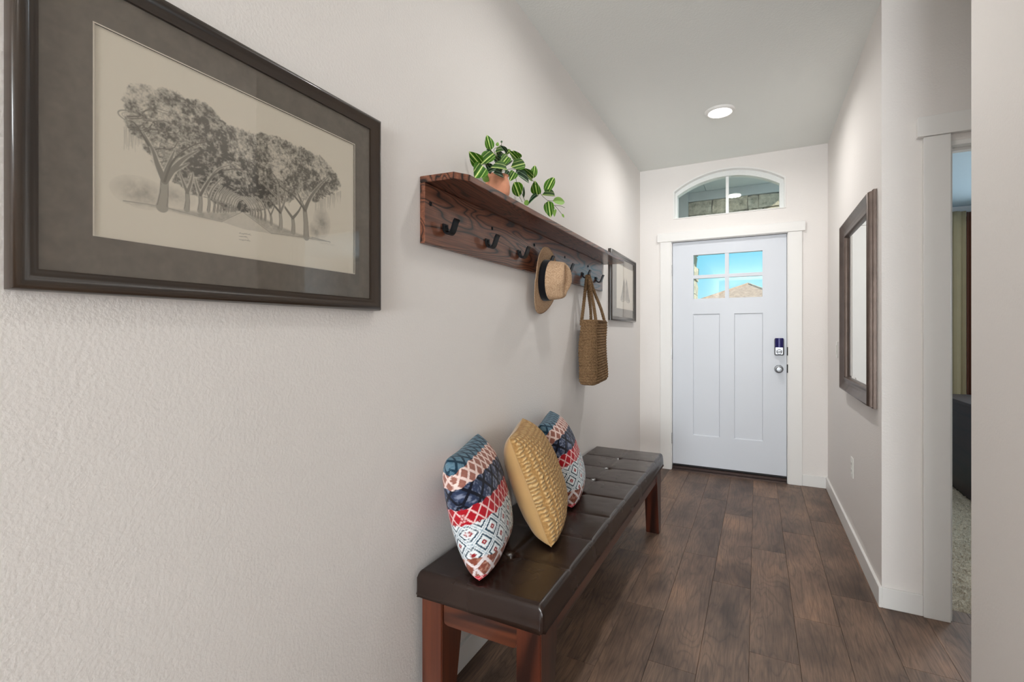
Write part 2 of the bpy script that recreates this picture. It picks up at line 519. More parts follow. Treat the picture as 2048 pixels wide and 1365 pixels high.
ring_prism(bm, loc1(arch(TX0 + .0005, TX1 - .0005, TZ0 + .0005, TZS - .0005, TZA - .0005)), loc1(arch(TX0 + .012, TX1 - .012, TZ0 + .008, TZS - .010, TZA - .012)), -0.006, 0.05)
obj('window_casing', bm, M['trim'], w1)
bm = bmesh.new(); box(bm, -0.012, 0.012, 0.075, 0.108, 0.012, TZA - TZ0 - 0.056)
obj('muntin', bm, M['vinyl'], w1)
gi = loc1(arch(TX0 + .03, TX1 - .045, TZ0 + .012, TZS - .035, TZA - .055, 24))
def clip_half(pts, side):
    out = []
    n = len(pts)
    for i in range(n):
        a, b = pts[i], pts[(i + 1) % n]
        ina, inb = a[0] * side >= 0.0, b[0] * side >= 0.0
        if ina: out.append(a)
        if ina != inb:
            t = (0 - a[0]) / (b[0] - a[0]); out.append((0.0, a[1] + (b[1] - a[1]) * t))
    return out
for side in (-1, 1):
    bm = bmesh.new(); prism(bm, clip_half(gi, side), 'y', 0.090, 0.094)
    obj('pane', bm, M['glass'], w1)

# ---- front door
DX, DW, DZ0, DH = -0.6925, 0.914, 0.051, 2.032
d1 = empty('door_1', (DX, YE, 0), label='white panelled front door with four window panes', cat='door', kind='structure')
def dz(z): return z
bm = bmesh.new()
GX0, GX1, GZ0, GZ1 = -0.513 - DX, 0.042 - DX, 1.562, 1.958
P1 = (-0.517 - DX, -0.293 - DX, 0.325, 1.424); P2 = (-0.178 - DX, 0.046 - DX, 0.325, 1.424)
rect = lambda a: [(a[0], a[2]), (a[1], a[2]), (a[1], a[3]), (a[0], a[3])]
Y0D, Y1D = 0.028, 0.073
slab_holes(bm, [(0, DZ0), (DW, DZ0), (DW, DZ0 + DH), (0, DZ0 + DH)], [rect((GX0, GX1, GZ0, GZ1)), rect(P1), rect(P2)], Y0D, Y1D)
obj('door_slab', bm, M['door'], d1)
for P in (P1, P2):
    bm = bmesh.new(); box(bm, P[0], P[1], Y0D + 0.009, Y1D - 0.009, P[2], P[3])
    obj('panel', bm, M['door'], d1)
    bm = bmesh.new()      # sloped sticking around the panel
    o_ = rect(P); i_ = rect((P[0] + .007, P[1] - .007, P[2] + .007, P[3] - .007))
    A = [bm.verts.new((p[0], Y0D + 0.001, p[1])) for p in o_]; B = [bm.verts.new((p[0], Y0D + 0.0088, p[1])) for p in i_]; Cc = [bm.verts.new((p[0], Y0D + 0.0088, p[1])) for p in o_]
    for i in range(4):
        j = (i + 1) % 4
        bm.faces.new((A[i], A[j], B[j], B[i])); bm.faces.new((A[j], A[i], Cc[i], Cc[j])); bm.faces.new((B[i], B[j], Cc[j], Cc[i]))
    obj('panel_moulding', bm, M['door'], d1)
gxm, gzm = (GX0 + GX1) / 2, (GZ0 + GZ1) / 2
bm = bmesh.new(); box(bm, gxm - .016, gxm + .016, Y0D + .004, Y1D - .004, GZ0, GZ1); box(bm, GX0, gxm - .016, Y0D + .004, Y1D - .004, gzm - .015, gzm + .015); box(bm, gxm + .016, GX1, Y0D + .004, Y1D - .004, gzm - .015, gzm + .015)
obj('muntin', bm, M['door'], d1)
for a, b in ((GX0, gxm - .016), (gxm + .016, GX1)):
    for c, d in ((GZ0, gzm - .015), (gzm + .015, GZ1)):
        obj('pane', newbox(a, b, 0.048, 0.052, c, d), M['glass'], d1)
for zc_ in (1.83, 1.06, 0.285):
    h = obj('hinge', newbox(-0.010, -0.001, 0.004, 0.027, zc_ - .05, zc_ + .05, bev=.002), M['hinge'], d1)
    bm = bmesh.new()
    for k in range(5):
        lathe(bm, [(0.0055, zc_ - .05 + k * .02 + .0008), (0.007, zc_ - .05 + k * .02 + .002), (0.007, zc_ - .05 + k * .02 + .018), (0.0055, zc_ - .05 + k * .02 + .0192)], (-.005, .002, 0), 'z', 10)
    obj('hinge_knuckle', bm, M['hinge'], h)
# deadbolt
lx = 0.166 - DX
lk = empty('deadbolt', (lx, Y0D, 1.135)); lk.parent = d1
bpx = newbox(-.036, .036, -.026, 0, -.072, .072, bev=.010, seg=3)
obj('lock_body', bpx, M['nickel'], lk)
bm = bmesh.new()
prof = [(-.030, -.0255)] + [(-.030 + .060 * i / 10, -.030 - .012 * math.sin(math.pi * i / 10)) for i in range(11)] + [(.030, -.0255)]
prism(bm, prof, 'z', -.004, .074)
obj('battery_cover', bm, M['blue_film'], lk)
tm = lathe(bmesh.new(), [(.021, 0.0), (.021, -.010), (.017, -.016)], (0, -.0262, -.040), 'y', 24)
obj('thumb_turn_base', tm, M['nickel'], lk)
obj('thumb_turn', newbox(-.019, .019, -.060, -.0425, -.047, -.033, bev=.005), M['nickel'], lk, smooth=True)
# knob
kb = empty('door_knob', (0.164 - DX, Y0D, 0.948)); kb.parent = d1
auto_smooth(obj('rose', lathe(bmesh.new(), [(.034, 0.0), (.034, -.004), (.029, -.010), (.016, -.012)], (0, 0, 0), 'y', 32), M['nickel'], kb))
auto_smooth(obj('knob', lathe(bmesh.new(), [(.012, -.0125), (.012, -.028), (.022, -.034), (.027, -.046), (.026, -.056), (.018, -.063), (.008, -.064), (.007, -.061)], (0, 0, 0), 'y', 32), M['nickel'], kb))

# ---- door casing + jamb
t1 = empty('trim_1', (-0.235, YE, 0), label='flat white casing and header around the front door', cat='door casing', kind='structure')
ox = 0.235
for a, b in ((-0.797, -0.700), (0.229, 0.329)):
    obj('casing_board', newbox(a + ox, b + ox, -0.019, -0.0005, 0.0, 2.090, bev=.002), M['trim'], t1)
obj('casing_header', newbox(-0.822 + ox, 0.352 + ox, -0.026, -0.0005, 2.0905, 2.170, bev=.002), M['trim'], t1)
for a, b in ((DOX0 + .0005, DX - .003), (DX + DW + .003, DOX1 - .0005)):
    obj('jamb', newbox(a + ox, b + ox, 0.0005, EW, 0.0, DOZ - .001), M['trim'], t1)
obj('head_jamb', newbox(DX - .003 + ox, DX + DW + .003 + ox, 0.0005, EW, DZ0 + DH + .004, DOZ - .001), M['trim'], t1)
bm = bmesh.new()     # dark weatherstrip behind the slab edge
box(bm, DX - .0025 + ox, DX + .006 + ox, 0.074, 0.084, .03, 2.085); box(bm, DX + DW - .006 + ox, DX + DW + .0025 + ox, 0.074, 0.084, .03, 2.085); box(bm, DX + .006 + ox, DX + DW - .006 + ox, 0.074, 0.084, 2.075, 2.0865)
obj('weatherstrip', bm, M['rubber'], t1)
for z_ in (1.10, 0.955):
    obj('strike_plate', newbox(DX + DW + .0005 + ox, DX + DW + .0085 + ox, -.0025, .024, z_ - .035, z_ + .035, bev=.002), M['rubber'], t1)
t3 = empty('trim_3', (-0.235, YE + .05, 0), label='dark bronze threshold under the front door', cat='threshold', kind='structure')
bm = bmesh.new(); prism(bm, [(-.075, 0.0), (-.068, .010), (-.045, .016), (-.02, .032), (.08, .036), (.10, 0.0)], 'x', DX + ox, DX + DW + ox)
obj('sill', bm, M['bronze'], t3)
obj('door_sweep', newbox(DX + .002 + ox, DX + DW - .002 + ox, -.018, .020, .0365, .0505), M['rubber'], t3)

# ---- baseboards
def baseboard(name, pieces, label):
    bm = bmesh.new()
    for (a, b, c, d) in pieces:
        box(bm, a, b, c, d, 0.0, BB, bev=.002, seg=1)
    tag(obj(name, bm, M['trim']), label, 'baseboard', kind='structure')
bt = 0.013
baseboard('baseboard_left', [(XL, XL + bt, -1.0, YE)], 'white baseboard along the wall under the bench')
baseboard('baseboard_end', [(XL + bt, -0.797, YE - bt, YE), (0.329, XR - bt, YE - bt, YE)], 'white baseboard pieces beside the front door')
baseboard('baseboard_right', [(XR - bt, XR, YR - bt, YE), (XR, 0.652, YR - bt, YR)], 'white baseboard along the mirror wall and its corner')
baseboard('baseboard_near', [(XR - bt, XR, -1.2, YN + bt), (XR, XA, YN, YN + bt)], 'white baseboard of the close right wall')

# ---- bedroom doorway casing
t2 = empty('trim_2', (0.744, YR, 0), label='flat white casing and header of the bedroom doorway', cat='door casing', kind='structure')
q = 0.744
obj('casing_board', newbox(0.652 - q, 0.744 - q, -0.020, -0.0005, 0, 2.112, bev=.002), M['trim'], t2)
obj('casing_board', newbox(1.520 - q, 1.612 - q, -0.020, -0.0005, 0, 2.112, bev=.002), M['trim'], t2)
obj('casing_header', newbox(0.630 - q, 1.634 - q, -0.028, -0.0005, 2.1125, 2.200, bev=.002), M['trim'], t2)
obj('jamb', newbox(DX0 + .0005 - q, 0.753 - q, 0.0, 0.119, 0, DZ - .0005), M['trim'], t2)
obj('jamb', newbox(1.511 - q, DX1 - .0005 - q, 0.0, 0.119, 0, DZ - .0005), M['trim'], t2)
obj('head_jamb', newbox(0.753 - q, 1.511 - q, 0.0, 0.119, DZ - .020, DZ - .0005), M['trim'], t2)
bm = bmesh.new(); box(bm, 0.7535 - q, 0.766 - q, 0.045, 0.08, 0, DZ - .0205); box(bm, 0.766 - q, 1.4985 - q, 0.045, 0.08, DZ - .033, DZ - .0205); box(bm, 1.4985 - q, 1.5105 - q, 0.045, 0.08, 0, DZ - .0205)
obj('door_stop', bm, M['trim'], t2)
obj('strike_plate', newbox(0.7535 - q, 0.7545 - q, 0.008, 0.038, 1.80, 1.90, bev=.0004, seg=1), M['hinge'], t2)

# ================================================================== BEDROOM BEYOND
BX0, BX1, BY0, BY1, BZ = XR + 0.12, 4.2, 2.83, 5.90, 2.44
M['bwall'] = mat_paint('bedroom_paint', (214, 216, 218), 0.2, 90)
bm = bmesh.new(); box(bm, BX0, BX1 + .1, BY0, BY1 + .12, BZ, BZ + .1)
tag(obj('ceiling_bedroom', bm, mat_paint('bedroom_ceiling_daylight_tint', (176, 196, 208), 0.2, 90)), 'bedroom ceiling seen through the doorway', 'ceiling', kind='structure')  # blue cast of the window daylight is put into the ceiling colour
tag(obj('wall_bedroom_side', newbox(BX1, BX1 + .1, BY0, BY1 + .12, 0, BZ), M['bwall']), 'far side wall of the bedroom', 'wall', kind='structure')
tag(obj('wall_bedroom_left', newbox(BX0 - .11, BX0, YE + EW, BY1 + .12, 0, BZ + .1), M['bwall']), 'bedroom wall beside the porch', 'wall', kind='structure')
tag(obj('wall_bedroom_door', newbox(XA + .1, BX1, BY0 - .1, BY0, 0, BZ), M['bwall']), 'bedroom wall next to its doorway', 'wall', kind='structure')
WB = (2.15, 3.35, 0.85, 2.15)
bm = bmesh.new()
slab_holes(bm, [(BX0, 0), (BX1, 0), (BX1, BZ), (BX0, BZ)], [rect(WB)], BY1, BY1 + .12)
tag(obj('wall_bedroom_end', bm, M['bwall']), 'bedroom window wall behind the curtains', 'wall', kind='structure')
w2 = empty('window_2', (2.75, BY1 + .06, WB[2]), label='bedroom window beside the curtains', cat='window', kind='structure')
bm = bmesh.new()
ring_prism(bm, [(x - 2.75, z - WB[2]) for x, z in rect((WB[0] + .001, WB[1] - .001, WB[2] + .001, WB[3] - .001))], [(x - 2.75, z - WB[2]) for x, z in rect((WB[0] + .05, WB[1] - .05, WB[2] + .05, WB[3] - .05))], -.03, .03)
obj('window_frame', bm, M['vinyl'], w2)
obj('pane', newbox(-.55, .55, -.002, .002, .05, 1.25), M['glass'], w2)

# carpet with pile relief
def vnoise(shape, cell, rng):
    gy, gx = int(shape[0] / cell) + 3, int(shape[1] / cell) + 3
    g = rng.random((gy, gx))
    y = np.arange(shape[0]) / cell; x = np.arange(shape[1]) / cell
    yi, xi = y.astype(int), x.astype(int); yf, xf = y - yi, x - xi
    yf = yf * yf * (3 - 2 * yf); xf = xf * xf * (3 - 2 * xf)
    a = g[yi][:, xi]; b = g[yi][:, xi + 1]; c = g[yi + 1][:, xi]; d = g[yi + 1][:, xi + 1]
    return (a * (1 - xf) + b * xf) * (1 - yf)[:, None] + (c * (1 - xf) + d * xf) * yf[:, None]
def fbm(shape, cell, rng, oct=4, gain=0.55):
    s = np.zeros(shape); a = 1; t = 0
    for i in range(oct):
        s += a * vnoise(shape, max(cell, 1.01), rng); t += a; a *= gain; cell /= 2
    return s / t
t = NT('shag_carpet'); v = t.coords()
sp = t.noise(v, 170, 3, 0.7); sp2 = t.noise(v, 25, 2)
t.set(color=t.mix(0.35, t.ramp(sp, [(0.30, srgb(140, 120, 96)), (0.44, srgb(232, 212, 184)), (0.7, srgb(250, 240, 222))]), t.ramp(sp2, [(0.3, (.7, .68, .66)), (0.7, (1, 1, 1))]), 'MULTIPLY'), rough=0.95, spec=0.1)
t.bump(sp, 0.8, 0.01)
M['carpet'] = t.m
nx, ny = 210, 300
gx = np.linspace(0.635, 2.1, nx); gy = np.linspace(2.822, 5.2, ny)
V = np.zeros((nx, ny, 3)); V[..., 0] = gx[:, None]; V[..., 1] = gy[None, :]
n_ = RNG.random((nx, ny)); V[..., 2] = -0.004 + 0.018 * n_; V[..., 0] += (RNG.random((nx, ny)) - .5) * .008
V[:, 0, 2] = -0.006; V[:, 0, 1] -= 0.008 * RNG.random(nx)
car = obj('floor_carpet', newbox(BX0, BX1, 2.823, BY1, -.10, -.008), M['carpet'])
tag(car, 'speckled beige shag carpet in the bedroom', 'carpet', kind='structure')
pile = obj('carpet_pile', grid_mesh('carpet_pile', V), M['carpet'], car); pile['kind'] = 'stuff'

# curtains and rod
def curtain(name, x0, x1, y, z0, z1, amp, waves, mat, label):
    nu, nv = 90, 14
    u = np.linspace(0, 1, nu); vv = np.linspace(0, 1, nv)
    V = np.zeros((nu, nv, 3))
    fl = 0.75 + 0.25 * vv[None, :]
    V[..., 0] = (x0 + x1) / 2 + (u[:, None] - .5) * (x1 - x0) + 0.006 * np.sin(u[:, None] * 40)
    V[..., 1] = y + amp * fl * np.sin(u[:, None] * waves * 2 * np.pi)
    V[..., 2] = z1 + (z0 - z1) * vv[None, :]
    o = obj(name, grid_mesh(name, V), mat)
    md = o.modifiers.new('thick', 'SOLIDIFY'); md.thickness = 0.004
    return tag(o, label, 'curtain')
def mk_cloth(name, rgb, sc=500, str_=0.25, rough=0.9):
    t = NT(name); v = t.coords()
    n1 = t.noise(v, sc, 2); n2 = t.noise(v, 12, 2)
    c = srgb(*rgb); lo = tuple(x * .8 for x in c[:3]) + (1,)
    t.set(color=t.mix(t.math('MULTIPLY', t.math('ADD', n1, n2), .5), lo, c), rough=rough, spec=0.15, sheen=0.2)
    t.bump(n1, str_, 0.002)
    return t.m
M['curtain'] = mk_cloth('linen_curtain', (176, 158, 124))
M['curtain2'] = mk_cloth('rust_curtain', (104, 60, 42))
curtain('curtain', 1.56, 1.705, 5.80, 0.02, 2.375, 0.022, 1.5, M['curtain'], 'beige linen curtain panel beside the bedroom window')
curtain('curtain', 1.72, 1.98, 5.83, 0.02, 2.37, 0.02, 3.5, M['curtain2'], 'rust brown curtain panel behind the beige one')
rod = empty('curtain_rod', (1.62, 5.815, 2.31), label='thin metal curtain rod under the bedroom ceiling', cat='curtain rod')
obj('rod', tube(bmesh.new(), [(-.05, 0.05, 0), (1.9, 0.05, 0)], .010, 12), M['nickel'], rod, smooth=True)
auto_smooth(obj('finial', lathe(bmesh.new(), [(.010, -.12), (.022, -.11), (.026, -.09), (.020, -.065), (.012, -.05)], (0, 0.05, 0), 'x', 20), M['nickel'], rod))
for xx in (.03, .105):
    pts = [(xx, .05 + .022 * math.cos(a), .022 * math.sin(a)) for a in np.linspace(0, 2 * math.pi, 16, endpoint=False)]
    obj('ring', tube(bmesh.new(), pts, .003, 6, closed=True), M['nickel'], rod, smooth=True)
obj('bracket', newbox(.15, .17, .045, .085, -.02, .02), M['nickel'], rod)

# dresser (only its dark side shows)
M['dresser'] = mat_wood('espresso_wood', srgb(34, 18, 17), srgb(16, 9, 9), srgb(42, 24, 21), 'y', 3.0, 120, 0.5, 0.5, 0.0)
dr = empty('dresser', (1.70, 4.85, 0), label='dark espresso dresser beyond the doorway', cat='dresser')
obj('body', newbox(-.31, .31, -.45, .45, .03, .708, bev=.003), M['dresser'], dr)
obj('top', newbox(-.325, .325, -.465, .465, .7085, .735, bev=.004), M['dresser'], dr)
obj('plinth', newbox(-.29, .29, -.43, .43, 0, .0295), M['dresser'], dr)
for i, (a, b) in enumerate(((.06, .26), (.28, .48), (.50, .69))):
    df = obj('drawer', newbox(.3105, .322, -.43, .43, a, b, bev=.003), M['dresser'], dr)
    for yy in (-.2, .2):
        obj('knob', lathe(bmesh.new(), [(.006, 0), (.006, .012), (.014, .018), (.010, .026)], (.322, yy, (a + b) / 2), 'x', 12), M['nickel'], df)

# ================================================================== PORCH AND STREET
M['stone'] = None
t = NT('rough_limestone'); v = t.coords()
oi = t.n('ObjectInfo').outputs['Random']
a_ = t.noise(v, 14, 5, 0.65); b_ = t.noise(v, 50, 3)
c_ = t.ramp(a_, [(0.3, srgb(150, 145, 128)), (0.5, srgb(205, 198, 178)), (0.72, srgb(236, 230, 212))])
c_ = t.mix(1.0, c_, t.ramp(oi, [(0, (.78, .8, .82)), (1, (1.05, 1.0, .94))]), 'MULTIPLY')
t.set(color=c_, rough=0.9, spec=0.2); t.bump(t.math('ADD', a_, t.math('MULTIPLY', b_, .4)), 0.9, 0.03)
M['stone'] = t.m
M['mortar'] = mat_plain('mortar', (134, 128, 118), 0.95, nscale=40, var=.15, bump=.3)
M['soffit'] = mat_plain('porch_soffit_paint', (226, 230, 226), 0.7, nscale=8, var=.05)
M['fascia'] = mat_plain('fascia_paint', (200, 204, 202), 0.6, nscale=10, var=.06)
M['concrete'] = mat_plain('porch_concrete', (168, 164, 156), 0.9, nscale=15, var=.12, bump=.2)
M['lawn'] = mat_plain('lawn', (92, 112, 60), 0.95, nscale=4, var=.3, bump=.4)
HY = 6.50
def stone_block(parent, x0, x1, y0, y1, z0, z1, rough=.012, n=4):
    bm = bmesh.new()
    box(bm, x0, x1, y0, y1, z0, z1)
    bmesh.ops.subdivide_edges(bm, edges=bm.edges[:], cuts=1, use_grid_fill=True)
    for vv in bm.verts:
        for k in range(3):
            vv.co[k] += random.uniform(-rough, rough)
    o = obj('stone', bm, M['stone'], parent)
    return o
# header over the porch opening
hdr = tag(obj('wall_porch_header', newbox(-1.3, 1.2, HY + .03, HY + .32, 2.40, 2.93), M['mortar']), 'rough stone header across the porch, through the transom', 'stone wall', kind='structure')
rows = [(2.405, 2.575, [-1.25, -.72, -.28, .12, .6, 1.15]), (2.585, 2.76, [-1.25, -.95, -.62, -.10, .06, .5, 1.15]), (2.77, 2.925, [-1.25, -.80, -.50, -.10, .02, .62, 1.15])]
for z0, z1, xs in rows:
    for a, b in zip(xs[:-1], xs[1:]):
        stone_block(hdr, a + .006, b - .006, HY - random.uniform(0, .012), HY + .05, z0, z1, .008)
pw = tag(obj('wall_porch_left', newbox(-1.25, -.80, YE + EW + .02, HY + .30, 0, 2.40), M['mortar']), 'rough stone side of the porch, through the left door panes', 'stone wall', kind='structure')
z = 0.0
while z < 2.38:
    h = random.choice((.12, .15, .18, .2)); z1 = min(z + h, 2.395)
    sp_ = HY + random.uniform(-.25, .05)
    stone_block(pw, -.82, -.700 + random.uniform(-.015, .012), HY - .30, HY + .30, z + .004, z1 - .004, .012)
    z = z1
bm = bmesh.new(); box(bm, -1.3, XR + .01, YE + EW + .002, HY + .9, 3.06, 3.12)
sf = obj('ceiling_porch', bm, M['soffit']); tag(sf, 'grey panelled porch ceiling seen through the transom', 'ceiling', kind='structure')
for i in range(4):
    for j in range(2):
        y0, y1 = YE + EW + .01 + i * .60, YE + EW + .01 + i * .60 + .592
        x0, x1 = (-1.3, -.575) if j == 0 else (-.567, XR)
        if y0 < HY: obj('soffit_panel', newbox(x0, x1, y0, min(y1, HY - .01), 3.048, 3.0595), M['soffit'], sf)
tag(obj('trim_4', newbox(-1.25, XR, HY - .03, HY + .1, 2.933, 3.046), M['fascia']), 'grey trim board above the porch stone header', 'trim board', kind='structure')
tag(obj('trim_5', newbox(-.90, -.78, HY - .10, HY - .035, 2.405, 3.046), M['fascia']), 'grey corner board at the left porch corner', 'trim board', kind='structure')
tag(obj('wall_porch_upper', newbox(-1.35, -1.26, YE + EW, HY + .3, 0, 3.12), M['fascia']), 'outer side wall of the porch', 'wall', kind='structure')
tag(obj('wall_end_upper', newbox(XL - .12, XR + .12, YE + .02, YE + EW, ZC + .121, 3.12), M['fascia']), 'wall above the front door outside', 'wall', kind='structure')
tag(obj('floor_porch', newbox(-1.35, XR + .02, YE + EW, HY + 1.2, -.12, -.01), M['concrete']), 'concrete porch slab', 'porch floor', kind='structure')
tag(obj('ground', newbox(-60, 60, HY + 1.2, 120, -.4, -.2), M['lawn']), 'front lawn and street ground', 'ground', kind='structure')
pl_ = empty('porch_fill_light', (-.235, 5.25, 3.048), label='unseen recessed light added in the porch ceiling', cat='ceiling light')  # hidden lamp added to brighten the porch stone behind the transom
auto_smooth(obj('trim_ring', lathe(bmesh.new(), [(.098, 0), (.098, -.004), (.090, -.012), (.072, -.013), (.0715, -.004)], (0, 0, 0), 'z', 32), M['trim'], pl_))
obj('diffuser', lathe(bmesh.new(), [(.070, -.004), (.066, -.009), (.004, -.010)], (0, 0, 0), 'z', 32), M['plastic'], pl_, smooth=True)
l_ = add_light('porch_fill_lamp', 'AREA', (0, 0, -.014), (0, 0, 0), 9.0, LAMP_COL, .13, shape='DISK'); l_.parent = pl_
# neighbour house
t = NT('tan_shingles'); v = t.coords((1, 1, 1))
br = t.n('TexBrick', {'Vector': t.coords((1.1, 1.0, 1.0), vec=t.n('CombineXYZ', {'X': t.n('SeparateXYZ', {0: v}).outputs[0], 'Y': t.n('SeparateXYZ', {0: v}).outputs[2]}).outputs[0]),
     'Color1': srgb(196, 164, 134), 'Color2': srgb(150, 120, 98), 'Mortar': srgb(104, 82, 68), 'Scale': 9.0, 'Mortar Size': .03, 'Row Height': .28})
t.set(color=t.mix(.35, br.outputs[0], t.ramp(t.noise(v, 6, 3), [(.3, srgb(120, 96, 80)), (.7, srgb(214, 184, 154))])), rough=.95)
M['shingle'] = t.m
nh = empty('neighbor_house', (-.45, 31.0, -.2), label='neighbouring house with tan hip roof across the street', cat='house')
obj('wall', newbox(-3.2, 2.4, -3.0, 3.0, 0, 2.9), mat_plain('tan_brick', (178, 150, 126), .9, nscale=20, var=.2), nh)
ap = Vector((0, -.4, 4.30)); ez = 2.75
bs = [Vector((-3.8, -3.5, ez)), Vector((2.75, -3.5, ez)), Vector((2.75, 3.5, ez)), Vector((-3.8, 3.5, ez))]
bm = bmesh.new(); vv = [bm.verts.new(b) for b in bs]; vl = [bm.verts.new(b - Vector((0, 0, .15))) for b in bs]; va = bm.verts.new(ap)
for i in range(4):
    bm.faces.new((vv[i], vv[(i + 1) % 4], va)); bm.faces.new((vl[i], vl[(i + 1) % 4], vv[(i + 1) % 4], vv[i]))
bm.faces.new(list(reversed(vl)))
obj('roof', bm, M['shingle'], nh)
for i in range(2):
    obj('hip_cap', tube(bmesh.new(), [bs[i] + Vector((0, 0, .01)), ap + Vector((0, 0, .01))], .06, 6), M['shingle'], nh)

# ================================================================== CEILING LIGHTS
t = NT('lamp_diffuser'); t.set(color=(1, 1, 1, 1), rough=.5)
t.b.inputs['Emission Color'].default_value = (1.0, 0.96, 0.90, 1); t.b.inputs['Emission Strength'].default_value = 9.0
nz = t.noise(t.coords(), 3, 1); t.l(t.mix(nz, (1, .955, .89, 1), (1, .965, .91, 1)), t.b.inputs['Emission Color'])
M['diffuser'] = t.m
def ceiling_light(x, y, z, label, power):
    r = empty('ceiling_light', (x, y, z), label=label, cat='ceiling light', group='recessed ceiling lights in the hall')
    auto_smooth(obj('trim_ring', lathe(bmesh.new(), [(.098, 0), (.098, -.004), (.092, -.012), (.078, -.016), (.072, -.013), (.0715, -.004)], (0, 0, 0), 'z', 48), M['trim'], r))
    obj('diffuser', lathe(bmesh.new(), [(.070, -.0125), (.069, -.0165), (.050, -.0195), (.004, -.0205)], (0, 0, 0), 'z', 40), M['diffuser'], r, smooth=True)
    l = add_light('ceiling_lamp', 'AREA', (0, 0, -.024), (0, 0, 0), power, LAMP_COL, .14, shape='DISK', spread=2.95)
    l.parent = r
    return r
ceiling_light(-.226, 3.571, ZC, 'lit round recessed light on the ceiling before the front door', P_L1A)
ceiling_light(-.226, 1.80, ZC, 'unseen recessed light added above the near end of the bench', P_FILL_MID)  # extra lamp above the view, added to spread the hall light
ceiling_light(-.226, 0.10, ZC, 'unseen recessed light added near the large framed drawing', P_FILL_NEAR)  # another unseen lamp, added overhead for light from the near end
#PART2
# ================================================================== PICTURES
def frame_mesh(w, h, prof):
    """mitred frame in local (y,z) plane centred on origin; prof = list of (inset, x) closed outline"""
    bm = bmesh.new(); rings = []
    for (ins, x) in prof:
        a, b = w / 2 - ins, h / 2 - ins
        rings.append([bm.verts.new((x, sy * a, sz * b)) for sy, sz in ((-1, -1), (1, -1), (1, 1), (-1, 1))])
    n = len(rings)
    for i in range(n):
        A, B = rings[i], rings[(i + 1) % n]
        for k in range(4):
            bm.faces.new((A[k], A[(k + 1) % 4], B[(k + 1) % 4], B[k]))
    return bm

t = NT('dark_frame_wood'); v = t.coords()
a_ = t.noise(t.coords((1, .2, .2)), 60, 3); b_ = t.noise(v, 7, 2)
t.set(color=t.mix(b_, srgb(34, 24, 20), srgb(58, 44, 30)), rough=.30, coat=.3); t.bump(a_, .08, .002)
M['frame'] = t.m
t = NT('grey_mat_board'); v = t.coords()
a_ = t.noise(t.coords((1, .35, .35)), 90, 4, .7)
t.set(color=t.mix(t.ramp(a_, [(.35, (0,) * 3), (.7, (1,) * 3)]), srgb(104, 96, 86), srgb(120, 111, 100)), rough=.7)
M['matboard'] = t.m
M['mat_core'] = mat_plain('mat_bevel_core', (214, 204, 188), .7)
M['paper'] = mat_print('drawing_paper', .7)

# ---- raster drawing tools (u right, v up)
class Sheet:
    def __init__(s, w, h, wm, hm):
        s.w, s.h, s.wm, s.hm = w, h, wm, hm
        s.D = np.zeros((h, w)); s.asp = wm / hm
        s.U, s.V = np.meshgrid(np.linspace(0, 1, w), np.linspace(0, 1, h))
    def line(s, p, q, r0, r1, dark, soft=1.0, mode='max'):
        """stroke in uv with radii in pixels"""
        x0, y0, x1, y1 = p[0] * (s.w - 1), p[1] * (s.h - 1), q[0] * (s.w - 1), q[1] * (s.h - 1)
        m = max(r0, r1) + soft + 1
        a, b = int(max(0, min(x0, x1) - m)), int(min(s.w, max(x0, x1) + m + 1))
        c, d = int(max(0, min(y0, y1) - m)), int(min(s.h, max(y0, y1) + m + 1))
        if a >= b or c >= d: return
        X, Y = np.meshgrid(np.arange(a, b), np.arange(c, d))
        dx, dy = x1 - x0, y1 - y0; L = dx * dx + dy * dy + 1e-6
        tt = np.clip(((X - x0) * dx + (Y - y0) * dy) / L, 0, 1)
        dist = np.hypot(X - x0 - tt * dx, Y - y0 - tt * dy)
        k = np.clip((r0 + (r1 - r0) * tt + soft * .5 - dist) / soft, 0, 1) * dark
        R = s.D[c:d, a:b]
        if mode == 'max': np.maximum(R, k, out=R)
        elif mode == 'add': R += k * (1 - R)
        elif mode == 'erase': R *= (1 - k)
    def path(s, pts, r0, r1, dark, soft=1.0, mode='max'):
        n = len(pts) - 1
        for i in range(n):
            a, b = r0 + (r1 - r0) * i / n, r0 + (r1 - r0) * (i + 1) / n
            s.line(pts[i], pts[i + 1], a, b, dark, soft, mode)
    def poly(s, pts):
        ins = np.zeros((s.h, s.w), bool); n = len(pts)
        for i in range(n):
            (xa, ya), (xb, yb) = pts[i], pts[(i + 1) % n]
            if ya == yb: continue
            c = ((ya > s.V) != (yb > s.V)) & (s.U < (xb - xa) * (s.V - ya) / (yb - ya) + xa)
            ins ^= c
        return ins.astype(float)
    def blur(s, A, r):
        k = np.exp(-np.arange(-3 * r, 3 * r + 1) ** 2 / (2 * r * r)); k /= k.sum()
        A = np.apply_along_axis(lambda m: np.convolve(m, k, 'same'), 0, A)
        return np.apply_along_axis(lambda m: np.convolve(m, k, 'same'), 1, A)

